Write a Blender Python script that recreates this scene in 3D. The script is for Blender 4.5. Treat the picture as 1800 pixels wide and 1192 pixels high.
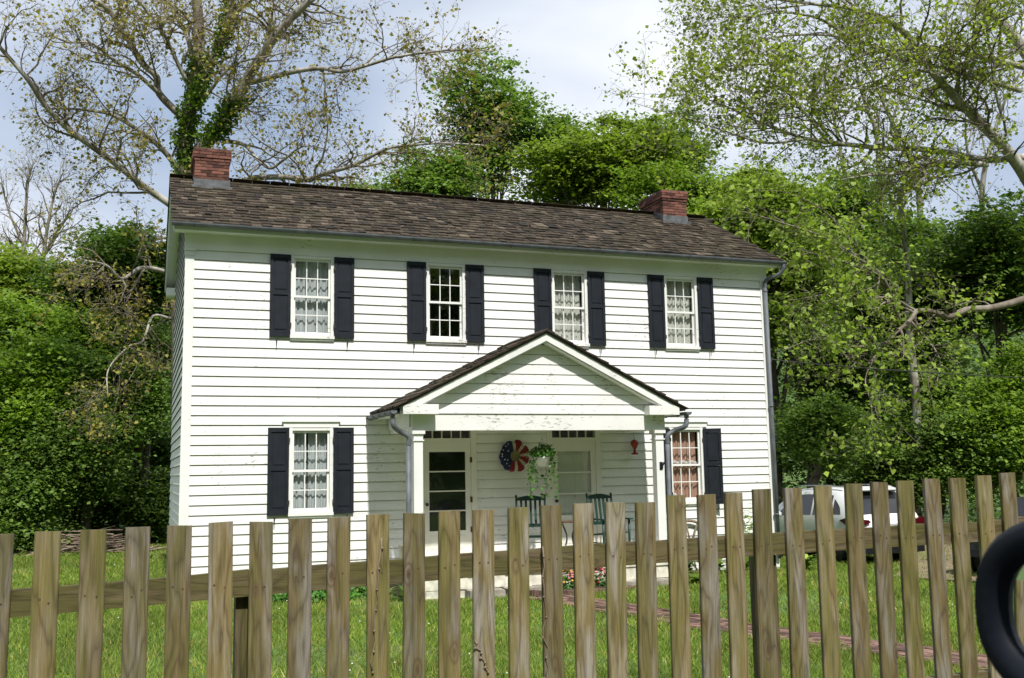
import bpy, math, random
import numpy as np
from mathutils import Vector, Matrix

R = math.radians
for o in list(bpy.data.objects): bpy.data.objects.remove(o, do_unlink=True)
scene = bpy.context.scene
COL = scene.collection

# ------------------------------------------------------------------ camera
CAM = np.array([-.692, -18.134, 2.128]); FPX = 1800.0
YAW, PIT, ROL = .350, .129, -.017
def _basis():
    cy, sy, cp, sp, cr, sr = math.cos(YAW), math.sin(YAW), math.cos(PIT), math.sin(PIT), math.cos(ROL), math.sin(ROL)
    fw = np.array([sy*cp, cy*cp, sp]); r = np.array([cy, -sy, 0.]); u = np.cross(r, fw)
    return cr*r+sr*u, -sr*r+cr*u, fw
CR, CU, CF = _basis()
def ray(u, v): return CF + (u-900)/FPX*CR - (v-596)/FPX*CU
def at(u, v, d): return CAM + d*ray(u, v)                    # point at forward distance d
def aty(u, v, y):
    q = ray(u, v); return CAM + (y-CAM[1])/q[1]*q
cam_data = bpy.data.cameras.new('camera'); cam = bpy.data.objects.new('camera', cam_data); COL.objects.link(cam)
m = Matrix.Identity(4)
for i in range(3):
    m[i][0], m[i][1], m[i][2], m[i][3] = CR[i], CU[i], -CF[i], CAM[i]
cam.matrix_world = m
cam_data.sensor_width = 36; cam_data.lens = 36; cam_data.clip_start = .05; cam_data.clip_end = 2000
cam_data.dof.use_dof = True; cam_data.dof.focus_distance = 18; cam_data.dof.aperture_fstop = 14
scene.camera = cam

# ------------------------------------------------------------------ world, sun, exposure
SUN_EL, SUN_AZ = 51, 2
world = bpy.data.worlds.new('World'); scene.world = world; world.use_nodes = True
wt = world.node_tree; wt.nodes.clear()
def wn(t, **k):
    n = wt.nodes.new(t)
    for a, b in k.items(): setattr(n, a, b)
    return n
sky = wn('ShaderNodeTexSky', sky_type='NISHITA', sun_disc=False, sun_elevation=R(SUN_EL), sun_rotation=R(180+SUN_AZ), altitude=200, dust_density=2.0)
tc = wn('ShaderNodeTexCoord'); mp = wn('ShaderNodeMapping'); mp.inputs['Scale'].default_value = (1, 1, 2.2); mp.inputs['Location'].default_value = (4.1, 2.7, 1.1)
n1 = wn('ShaderNodeTexNoise'); n1.inputs['Scale'].default_value = 1.7; n1.inputs['Detail'].default_value = 5; n1.inputs['Roughness'].default_value = .45; n1.inputs['Distortion'].default_value = .35
rp = wn('ShaderNodeValToRGB'); rp.color_ramp.elements[0].position = .36; rp.color_ramp.elements[1].position = .62
rp.color_ramp.elements[0].color = (.74, .74, .74, 1); rp.color_ramp.elements[1].color = (1, 1, 1, 1)
n2 = wn('ShaderNodeTexNoise'); n2.inputs['Scale'].default_value = 2.6; n2.inputs['Detail'].default_value = 4
rp2 = wn('ShaderNodeValToRGB'); rp2.color_ramp.elements[0].position = .36; rp2.color_ramp.elements[1].position = .72
rp2.color_ramp.elements[0].color = (5.0, 6.3, 8.5, 1); rp2.color_ramp.elements[1].color = (13.5, 13.5, 13.6, 1)
mixc = wn('ShaderNodeMixRGB'); bg = wn('ShaderNodeBackground'); bg.inputs['Strength'].default_value = .088; wo = wn('ShaderNodeOutputWorld')
L = wt.links.new
L(tc.outputs['Generated'], mp.inputs['Vector']); L(mp.outputs['Vector'], n1.inputs['Vector']); L(mp.outputs['Vector'], n2.inputs['Vector'])
L(n1.outputs['Fac'], rp.inputs['Fac']); L(n1.outputs['Fac'], rp2.inputs['Fac'])
L(rp.outputs['Color'], mixc.inputs['Fac']); L(sky.outputs['Color'], mixc.inputs['Color1']); L(rp2.outputs['Color'], mixc.inputs['Color2'])
L(mixc.outputs['Color'], bg.inputs['Color']); L(bg.outputs['Background'], wo.inputs['Surface'])
sd = bpy.data.lights.new('sun', 'SUN'); sd.energy = 4.9; sd.angle = R(1.4); sd.color = (1, .965, .91)
sun = bpy.data.objects.new('sun', sd); COL.objects.link(sun); sun.rotation_euler = (R(90-SUN_EL), 0, R(-SUN_AZ)); sun.location = (0, -30, 40)
scene.view_settings.view_transform = 'Standard'; scene.view_settings.look = 'None'; scene.view_settings.gamma = 1; scene.view_settings.exposure = .1

# ------------------------------------------------------------------ helpers
def tag(o, label=None, cat=None, group=None, kind=None):
    if label: o['label'] = label
    if cat: o['category'] = cat
    if group: o['group'] = group
    if kind: o['kind'] = kind
    return o
def empty(name, loc=(0, 0, 0), rz=0, parent=None):
    o = bpy.data.objects.new(name, None); COL.objects.link(o); o.location = loc; o.rotation_euler = (0, 0, rz); o.empty_display_size = .1
    if parent: o.parent = parent
    return o
def link(name, me, parent=None, loc=(0, 0, 0), rot=(0, 0, 0), scale=(1, 1, 1)):
    o = bpy.data.objects.new(name, me); COL.objects.link(o); o.location = loc; o.rotation_euler = rot; o.scale = scale
    if parent: o.parent = parent
    return o
class MB:
    def __init__(s): s.v = []; s.f = []; s.mi = []; s.cur = 0
    def add(s, vs, fs):
        b = len(s.v); s.v += [tuple(map(float, p)) for p in vs]; s.f += [tuple(b+i for i in f) for f in fs]; s.mi += [s.cur]*len(fs); return s
    def box(s, x0, x1, y0, y1, z0, z1):
        return s.add([(x0, y0, z0), (x1, y0, z0), (x1, y1, z0), (x0, y1, z0), (x0, y0, z1), (x1, y0, z1), (x1, y1, z1), (x0, y1, z1)],
                     [(0, 3, 2, 1), (4, 5, 6, 7), (0, 1, 5, 4), (1, 2, 6, 5), (2, 3, 7, 6), (3, 0, 4, 7)])
    def prism(s, poly, axis, a, b):
        n = len(poly); ins = lambda p, t: (t, p[0], p[1]) if axis == 0 else (p[0], t, p[1]) if axis == 1 else (p[0], p[1], t)
        return s.add([ins(p, a) for p in poly]+[ins(p, b) for p in poly],
                     [tuple(range(n))[::-1], tuple(range(n, 2*n))]+[(i, (i+1) % n, n+(i+1) % n, n+i) for i in range(n)])
    def tube(s, pts, rad, k=6, cap=True):
        pts = np.asarray(pts, float); n = len(pts); rad = np.broadcast_to(np.asarray(rad, float), (n,))
        t = np.gradient(pts, axis=0); t /= np.linalg.norm(t, axis=1)[:, None]+1e-12
        ref = np.array([0, 0, 1.]) if abs(t[:, 2]).mean() < .8 else np.array([1., 0, 0])
        a = np.cross(t, ref); a /= np.linalg.norm(a, axis=1)[:, None]+1e-12; b = np.cross(t, a)
        th = np.arange(k)*2*math.pi/k
        V = pts[:, None]+rad[:, None, None]*(np.cos(th)[None, :, None]*a[:, None]+np.sin(th)[None, :, None]*b[:, None])
        V = V.reshape(-1, 3); F = []
        for i in range(n-1):
            for j in range(k): F.append((i*k+j, i*k+(j+1) % k, (i+1)*k+(j+1) % k, (i+1)*k+j))
        if cap: F.append(tuple(range(k))[::-1]); F.append(tuple((n-1)*k+j for j in range(k)))
        return s.add(V, F)
    def lathe(s, prof, c=(0, 0, 0), k=20, sx=1, sy=1):
        V = []; F = []; n = len(prof)
        for r, z in prof:
            for j in range(k):
                a = 2*math.pi*j/k; V.append((c[0]+r*math.cos(a)*sx, c[1]+r*math.sin(a)*sy, c[2]+z))
        for i in range(n-1):
            for j in range(k): F.append((i*k+j, i*k+(j+1) % k, (i+1)*k+(j+1) % k, (i+1)*k+j))
        F.append(tuple(range(k))[::-1]); F.append(tuple((n-1)*k+j for j in range(k)))
        return s.add(V, F)
    def ball(s, c, r, k=8, n=6):
        prof = [(max(1e-4, math.sin(math.pi*i/n)), -math.cos(math.pi*i/n)) for i in range(n+1)]
        r3 = (r, r, r) if np.isscalar(r) else r
        return s.lathe([(p*r3[0], z*r3[2]) for p, z in prof], c, k, 1, r3[1]/r3[0])
    def mesh(s, name, mat, smooth=False):
        me = bpy.data.meshes.new(name); me.from_pydata(s.v, [], s.f)
        for q in (mat if isinstance(mat, (list, tuple)) else [mat]): me.materials.append(q)
        if any(s.mi): me.polygons.foreach_set('material_index', s.mi)
        if smooth: me.polygons.foreach_set('use_smooth', [True]*len(me.polygons))
        me.update(); return me
    def build(s, name, mat, parent=None, smooth=False, loc=(0, 0, 0), rot=(0, 0, 0)):
        return link(name, s.mesh(name, mat, smooth), parent, loc, rot)
def npmesh(name, V, F, mat, smooth=False):            # F: (n,k) int array
    me = bpy.data.meshes.new(name); n, k = F.shape
    me.vertices.add(len(V)); me.vertices.foreach_set('co', np.ascontiguousarray(V, np.float32).ravel())
    me.loops.add(n*k); me.loops.foreach_set('vertex_index', np.ascontiguousarray(F, np.int32).ravel())
    me.polygons.add(n); me.polygons.foreach_set('loop_start', np.arange(0, n*k, k, dtype=np.int32))
    if smooth: me.polygons.foreach_set('use_smooth', np.ones(n, bool))
    me.materials.append(mat); me.update(calc_edges=True); return me

# ------------------------------------------------------------------ materials
def newmat(name):
    m = bpy.data.materials.new(name); m.use_nodes = True; t = m.node_tree; t.nodes.clear()
    out = t.nodes.new('ShaderNodeOutputMaterial')
    def N(ty, **k):
        n = t.nodes.new(ty)
        for a, b in k.items():
            if a.startswith('i_'): n.inputs[a[2:].replace('_', ' ')].default_value = b
            else: setattr(n, a, b)
        return n
    return m, t, N, t.links.new, out
def ramp(N, stops):
    r = N('ShaderNodeValToRGB'); e = r.color_ramp.elements
    while len(e) < len(stops): e.new(.5)
    for i, (p, c) in enumerate(stops): e[i].position = p; e[i].color = (*c, 1)
    return r
def simple(name, col, rough=.6, var=.15, scale=8, bump=0, metal=0, spec=.4, objrand=0):
    m, t, N, L, out = newmat(name); p = N('ShaderNodeBsdfPrincipled', i_Roughness=rough, i_Metallic=metal)
    p.inputs['Specular IOR Level'].default_value = spec
    tc = N('ShaderNodeTexCoord'); geo = N('ShaderNodeNewGeometry'); no = N('ShaderNodeTexNoise', i_Scale=scale, i_Detail=6.0)
    L(geo.outputs['Position'], no.inputs['Vector'])
    c = np.array(col); r = ramp(N, [(.3, tuple(c*(1-var))), (.7, tuple(np.minimum(c*(1+var), .95)))])
    if objrand:
        oi = N('ShaderNodeObjectInfo'); a = N('ShaderNodeMath', operation='MULTIPLY_ADD'); a.inputs[1].default_value = objrand; L(oi.outputs['Random'], a.inputs[0])
        b = N('ShaderNodeMath', operation='MULTIPLY_ADD'); b.inputs[1].default_value = 1-objrand; b.inputs[2].default_value = 0
        L(no.outputs['Fac'], b.inputs[0]); L(b.outputs[0], a.inputs[2]); L(a.outputs[0], r.inputs['Fac'])
    else: L(no.outputs['Fac'], r.inputs['Fac'])
    L(r.outputs['Color'], p.inputs['Base Color'])
    if bump:
        b = N('ShaderNodeBump', i_Strength=bump, i_Distance=.01); L(no.outputs['Fac'], b.inputs['Height']); L(b.outputs['Normal'], p.inputs['Normal'])
    L(p.outputs['BSDF'], out.inputs['Surface']); return m
def white_paint(name, col=(.80, .80, .775), chip=.68, dirt=.12):
    m, t, N, L, out = newmat(name); p = N('ShaderNodeBsdfPrincipled', i_Roughness=.55)
    g = N('ShaderNodeNewGeometry'); mp = N('ShaderNodeMapping'); mp.inputs['Scale'].default_value = (1, 1, 3.5); L(g.outputs['Position'], mp.inputs['Vector'])
    big = N('ShaderNodeTexNoise', i_Scale=1.3, i_Detail=5.0); L(g.outputs['Position'], big.inputs['Vector'])
    c = np.array(col); r1 = ramp(N, [(.3, tuple(c*(1-dirt))), (.65, tuple(c))]); L(big.outputs['Fac'], r1.inputs['Fac'])
    ch = N('ShaderNodeTexNoise', i_Scale=9.0, i_Detail=9.0, i_Roughness=.72); L(mp.outputs['Vector'], ch.inputs['Vector'])
    sp = N('ShaderNodeTexNoise', i_Scale=1.1, i_Detail=2.0); L(g.outputs['Position'], sp.inputs['Vector'])
    mul = N('ShaderNodeMath', operation='MULTIPLY_ADD'); mul.inputs[1].default_value = .35; L(sp.outputs['Fac'], mul.inputs[0]); L(ch.outputs['Fac'], mul.inputs[2])
    th = ramp(N, [(chip+.13, (0, 0, 0)), (chip+.16, (1, 1, 1))]); L(mul.outputs[0], th.inputs['Fac'])
    mx = N('ShaderNodeMixRGB'); mx.inputs['Color2'].default_value = (.36, .34, .30, 1); L(th.outputs['Color'], mx.inputs['Fac']); L(r1.outputs['Color'], mx.inputs['Color1'])
    L(mx.outputs['Color'], p.inputs['Base Color'])
    b = N('ShaderNodeBump', i_Strength=.25, i_Distance=.006); L(ch.outputs['Fac'], b.inputs['Height']); L(b.outputs['Normal'], p.inputs['Normal'])
    L(p.outputs['BSDF'], out.inputs['Surface']); return m
def shingle_mat():
    m, t, N, L, out = newmat('weathered_shingle'); p = N('ShaderNodeBsdfPrincipled', i_Roughness=.85)
    g = N('ShaderNodeNewGeometry'); oi = N('ShaderNodeObjectInfo')
    ad = N('ShaderNodeMath', operation='ADD'); L(g.outputs['Random Per Island'], ad.inputs[0]); L(oi.outputs['Random'], ad.inputs[1])
    fr = N('ShaderNodeMath', operation='FRACT'); L(ad.outputs[0], fr.inputs[0])
    r = ramp(N, [(0, (.017, .012, .006)), (.4, (.039, .028, .016)), (.85, (.070, .053, .034)), (1, (.14, .115, .085))]); L(fr.outputs[0], r.inputs['Fac'])
    mp = N('ShaderNodeMapping'); mp.inputs['Scale'].default_value = (40, 5, 5); L(g.outputs['Position'], mp.inputs['Vector'])
    no = N('ShaderNodeTexNoise', i_Scale=1.0, i_Detail=5.0); L(mp.outputs['Vector'], no.inputs['Vector'])
    n2 = N('ShaderNodeTexNoise', i_Scale=1.2, i_Detail=5.0); L(g.outputs['Position'], n2.inputs['Vector'])
    r2 = ramp(N, [(.3, (.55, .5, .45)), (.7, (1.25, 1.2, 1.15))]); L(no.outputs['Fac'], r2.inputs['Fac'])
    mu = N('ShaderNodeMixRGB', blend_type='MULTIPLY'); mu.inputs['Fac'].default_value = 1; L(r.outputs['Color'], mu.inputs['Color1']); L(r2.outputs['Color'], mu.inputs['Color2'])
    mo = N('ShaderNodeMixRGB'); mo.inputs['Color2'].default_value = (.045, .040, .014, 1); r3 = ramp(N, [(.5, (0, 0, 0)), (.75, (.6, .6, .6))]); L(n2.outputs['Fac'], r3.inputs['Fac'])
    L(r3.outputs['Color'], mo.inputs['Fac']); L(mu.outputs['Color'], mo.inputs['Color1']); L(mo.outputs['Color'], p.inputs['Base Color'])
    b = N('ShaderNodeBump', i_Strength=.5, i_Distance=.01); L(no.outputs['Fac'], b.inputs['Height']); L(b.outputs['Normal'], p.inputs['Normal'])
    L(p.outputs['BSDF'], out.inputs['Surface']); return m
def fence_mat(along_x=False):
    m, t, N, L, out = newmat('weathered_fence_wood'); p = N('ShaderNodeBsdfPrincipled', i_Roughness=.8)
    tc = N('ShaderNodeTexCoord'); oi = N('ShaderNodeObjectInfo')
    ofs = N('ShaderNodeVectorMath', operation='SCALE'); ofs.inputs[0].default_value = (37.0, 11.0, 53.0); L(oi.outputs['Random'], ofs.inputs['Scale'])
    ad = N('ShaderNodeVectorMath', operation='ADD'); sxyz = N('ShaderNodeSeparateXYZ'); cxyz = N('ShaderNodeCombineXYZ'); L(tc.outputs['Object'], sxyz.inputs[0])
    for a_, b_ in ((0, 2), (1, 1), (2, 0)) if along_x else ((0, 0), (1, 1), (2, 2)): L(sxyz.outputs[a_], cxyz.inputs[b_])
    L(cxyz.outputs[0], ad.inputs[0]); L(ofs.outputs[0], ad.inputs[1])
    # long soft warp gives cathedral grain
    m1 = N('ShaderNodeMapping'); m1.inputs['Scale'].default_value = (11, 6, 1.5); L(ad.outputs[0], m1.inputs['Vector'])
    wn_ = N('ShaderNodeTexNoise', i_Scale=1.0, i_Detail=2.0, i_Distortion=.3); L(m1.outputs['Vector'], wn_.inputs['Vector'])
    rg = N('ShaderNodeMath', operation='MULTIPLY'); rg.inputs[1].default_value = 46.0; L(wn_.outputs['Fac'], rg.inputs[0])
    sn = N('ShaderNodeMath', operation='SINE'); L(rg.outputs[0], sn.inputs[0])
    s1 = N('ShaderNodeMath', operation='MULTIPLY_ADD'); s1.inputs[1].default_value = .5; s1.inputs[2].default_value = .5; L(sn.outputs[0], s1.inputs[0]); s2 = N('ShaderNodeMath', operation='POWER'); s2.inputs[1].default_value = .28; L(s1.outputs[0], s2.inputs[0])
    m2 = N('ShaderNodeMapping'); m2.inputs['Scale'].default_value = (230, 60, 5.0); L(ad.outputs[0], m2.inputs['Vector'])
    fi = N('ShaderNodeTexNoise', i_Scale=1.0, i_Detail=8.0, i_Roughness=.75); L(m2.outputs['Vector'], fi.inputs['Vector'])
    m3 = N('ShaderNodeMapping'); m3.inputs['Scale'].default_value = (15, 6, 2.6); L(ad.outputs[0], m3.inputs['Vector'])
    pa = N('ShaderNodeTexNoise', i_Scale=1.0, i_Detail=8.0, i_Roughness=.62); L(m3.outputs['Vector'], pa.inputs['Vector'])
    gr = N('ShaderNodeMixRGB'); gr.inputs['Fac'].default_value = .76; L(s2.outputs[0], gr.inputs['Color1']); L(fi.outputs['Fac'], gr.inputs['Color2'])
    wood = ramp(N, [(.25, (.040, .024, .009)), (.46, (.125, .088, .034)), (.64, (.195, .150, .062)), (.82, (.31, .26, .145))]); L(gr.outputs['Color'], wood.inputs['Fac'])
    # grey weathering / green film patches
    gsel = ramp(N, [(.44, (0, 0, 0)), (.60, (1, 1, 1))]); L(pa.outputs['Fac'], gsel.inputs['Fac'])
    osel = N('ShaderNodeSeparateColor'); L(oi.outputs['Color'], osel.inputs[0])
    gm = N('ShaderNodeMath', operation='MULTIPLY'); L(gsel.outputs['Color'], gm.inputs[0]); L(osel.outputs['Red'], gm.inputs[1])
    grey = ramp(N, [(.3, (.085, .068, .055)), (.75, (.36, .325, .275))]); L(gr.outputs['Color'], grey.inputs['Fac'])
    mx = N('ShaderNodeMixRGB'); L(gm.outputs[0], mx.inputs['Fac']); L(wood.outputs['Color'], mx.inputs['Color1']); L(grey.outputs['Color'], mx.inputs['Color2'])
    m4 = N('ShaderNodeMapping'); m4.inputs['Scale'].default_value = (20, 9, 2.2); m4.inputs['Location'].default_value = (5, 3, 8); L(ad.outputs[0], m4.inputs['Vector'])
    gn = N('ShaderNodeTexNoise', i_Scale=1.0, i_Detail=8.0, i_Roughness=.62); L(m4.outputs['Vector'], gn.inputs['Vector'])
    gs = ramp(N, [(.42, (0, 0, 0)), (.56, (1, 1, 1))]); L(gn.outputs['Fac'], gs.inputs['Fac'])
    g2 = N('ShaderNodeMath', operation='MULTIPLY'); L(gs.outputs['Color'], g2.inputs[0]); L(osel.outputs['Green'], g2.inputs[1])
    film = ramp(N, [(.25, (.032, .027, .004)), (.55, (.108, .094, .020)), (.8, (.195, .172, .050))]); L(gr.outputs['Color'], film.inputs['Fac'])
    mg = N('ShaderNodeMixRGB'); L(g2.outputs[0], mg.inputs['Fac']); L(mx.outputs['Color'], mg.inputs['Color1']); L(film.outputs['Color'], mg.inputs['Color2'])
    # knots
    m5 = N('ShaderNodeMapping'); m5.inputs['Scale'].default_value = (7, .2, 2.9); L(ad.outputs[0], m5.inputs['Vector'])
    vo = N('ShaderNodeTexVoronoi', i_Scale=1.0); L(m5.outputs['Vector'], vo.inputs['Vector'])
    kn = ramp(N, [(.05, (1, 1, 1)), (.10, (.0, .0, .0)), (.125, (.75, .75, .75)), (.17, (0, 0, 0))]); L(vo.outputs['Distance'], kn.inputs['Fac'])
    mk = N('ShaderNodeMixRGB'); mk.inputs['Color2'].default_value = (.10, .06, .032, 1); L(kn.outputs['Color'], mk.inputs['Fac']); L(mg.outputs['Color'], mk.inputs['Color1'])
    hv = N('ShaderNodeHueSaturation'); L(osel.outputs['Blue'], hv.inputs['Value']); L(mk.outputs['Color'], hv.inputs['Color']); L(hv.outputs['Color'], p.inputs['Base Color'])
    b = N('ShaderNodeBump', i_Strength=.6, i_Distance=.004); L(gr.outputs['Color'], b.inputs['Height']); L(b.outputs['Normal'], p.inputs['Normal'])
    L(p.outputs['BSDF'], out.inputs['Surface']); return m
def leaf_mat(name, c0, c1, trans=.35, rough=.5):
    m, t, N, L, out = newmat(name); g = N('ShaderNodeNewGeometry')
    c0 = np.array(c0)*np.array([1.68, 1.64, 1.3]); c1 = np.array(c1)*np.array([1.68, 1.64, 1.3])
    r = ramp(N, [(0, tuple(c0*.75)), (.5, tuple((c0+c1)/2)), (1, tuple(c1))]); L(g.outputs['Random Per Island'], r.inputs['Fac'])
    no = N('ShaderNodeTexNoise', i_Scale=.55, i_Detail=3.0); L(g.outputs['Position'], no.inputs['Vector'])
    hs = N('ShaderNodeHueSaturation'); vr = N('ShaderNodeMapRange'); vr.inputs[1].default_value = .3; vr.inputs[2].default_value = .7; vr.inputs[3].default_value = .72; vr.inputs[4].default_value = 1.25
    L(no.outputs['Fac'], vr.inputs[0]); L(vr.outputs[0], hs.inputs['Value']); L(r.outputs['Color'], hs.inputs['Color'])
    p = N('ShaderNodeBsdfPrincipled', i_Roughness=rough); p.inputs['Specular IOR Level'].default_value = .25; L(hs.outputs['Color'], p.inputs['Base Color'])
    tr = N('ShaderNodeBsdfTranslucent'); br = N('ShaderNodeMixRGB', blend_type='MULTIPLY'); br.inputs['Fac'].default_value = 1; br.inputs['Color2'].default_value = (1.6, 1.7, .8, 1)
    L(hs.outputs['Color'], br.inputs['Color1']); L(br.outputs['Color'], tr.inputs['Color'])
    mx = N('ShaderNodeMixShader'); mx.inputs['Fac'].default_value = trans; L(p.outputs['BSDF'], mx.inputs[1]); L(tr.outputs['BSDF'], mx.inputs[2])
    L(mx.outputs['Shader'], out.inputs['Surface']); return m
def bark_mat(name, cols, scale=3.0):
    m, t, N, L, out = newmat(name); p = N('ShaderNodeBsdfPrincipled', i_Roughness=.85); g = N('ShaderNodeNewGeometry')
    mp = N('ShaderNodeMapping'); mp.inputs['Scale'].default_value = (1, 1, .45); L(g.outputs['Position'], mp.inputs['Vector'])
    no = N('ShaderNodeTexNoise', i_Scale=scale, i_Detail=7.0, i_Roughness=.6); L(mp.outputs['Vector'], no.inputs['Vector'])
    k = len(cols); r = ramp(N, [(.3+.4*i/(k-1), c) for i, c in enumerate(cols)]); L(no.outputs['Fac'], r.inputs['Fac']); L(r.outputs['Color'], p.inputs['Base Color'])
    b = N('ShaderNodeBump', i_Strength=.5, i_Distance=.03); L(no.outputs['Fac'], b.inputs['Height']); L(b.outputs['Normal'], p.inputs['Normal'])
    L(p.outputs['BSDF'], out.inputs['Surface']); return m
def glass_mat(name='window_glass', tint=(.9, .93, .92)):
    m, t, N, L, out = newmat(name); f = N('ShaderNodeLayerWeight', i_Blend=.5); pw = N('ShaderNodeMath', operation='POWER'); pw.inputs[1].default_value = 4.0; L(f.outputs['Facing'], pw.inputs[0]); g = N('ShaderNodeBsdfGlossy', i_Roughness=.02); tr = N('ShaderNodeBsdfTransparent')
    tr.inputs['Color'].default_value = (*tint, 1); no = N('ShaderNodeTexNoise', i_Scale=5.0); geo = N('ShaderNodeNewGeometry'); L(geo.outputs['Position'], no.inputs['Vector'])
    b = N('ShaderNodeBump', i_Strength=.08, i_Distance=.02); L(no.outputs['Fac'], b.inputs['Height']); L(b.outputs['Normal'], g.inputs['Normal'])
    ad = N('ShaderNodeMath', operation='MULTIPLY_ADD'); ad.inputs[1].default_value = .9; ad.inputs[2].default_value = .11; L(pw.outputs[0], ad.inputs[0])
    mx = N('ShaderNodeMixShader'); L(ad.outputs[0], mx.inputs['Fac']); L(tr.outputs[0], mx.inputs[1]); L(g.outputs[0], mx.inputs[2]); L(mx.outputs[0], out.inputs['Surface']); return m
def cloth_mat(name, col, trans=.4):
    m, t, N, L, out = newmat(name); d = N('ShaderNodeBsdfDiffuse'); tr = N('ShaderNodeBsdfTranslucent'); d.inputs[0].default_value = (*col, 1); tr.inputs[0].default_value = (*col, 1)
    g = N('ShaderNodeNewGeometry'); no = N('ShaderNodeTexNoise', i_Scale=60.0); L(g.outputs['Position'], no.inputs['Vector']); c = np.array(col); r = ramp(N, [(.3, tuple(c*.88)), (.7, tuple(c))]); L(no.outputs['Fac'], r.inputs['Fac']); L(r.outputs['Color'], d.inputs[0])
    mx = N('ShaderNodeMixShader'); mx.inputs[0].default_value = trans; L(d.outputs[0], mx.inputs[1]); L(tr.outputs[0], mx.inputs[2]); L(mx.outputs[0], out.inputs['Surface']); return m
def lawn_mat():
    m, t, N, L, out = newmat('lawn_soil'); p = N('ShaderNodeBsdfPrincipled', i_Roughness=.95); g = N('ShaderNodeNewGeometry')
    n1 = N('ShaderNodeTexNoise', i_Scale=.45, i_Detail=6.0); L(g.outputs['Position'], n1.inputs['Vector']); n2 = N('ShaderNodeTexNoise', i_Scale=14.0, i_Detail=6.0); L(g.outputs['Position'], n2.inputs['Vector'])
    r1 = ramp(N, [(.3, (.09, .12, .03)), (.55, (.075, .15, .025)), (.75, (.16, .14, .06))]); L(n1.outputs['Fac'], r1.inputs['Fac'])
    r2 = ramp(N, [(.3, (.5, .5, .5)), (.7, (1.3, 1.3, 1.2))]); L(n2.outputs['Fac'], r2.inputs['Fac'])
    mu = N('ShaderNodeMixRGB', blend_type='MULTIPLY'); mu.inputs[0].default_value = 1; L(r1.outputs[0], mu.inputs[1]); L(r2.outputs[0], mu.inputs[2]); L(mu.outputs[0], p.inputs['Base Color'])
    b = N('ShaderNodeBump', i_Strength=.8, i_Distance=.03); L(n2.outputs['Fac'], b.inputs['Height']); L(b.outputs['Normal'], p.inputs['Normal']); L(p.outputs[0], out.inputs[0]); return m

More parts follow.
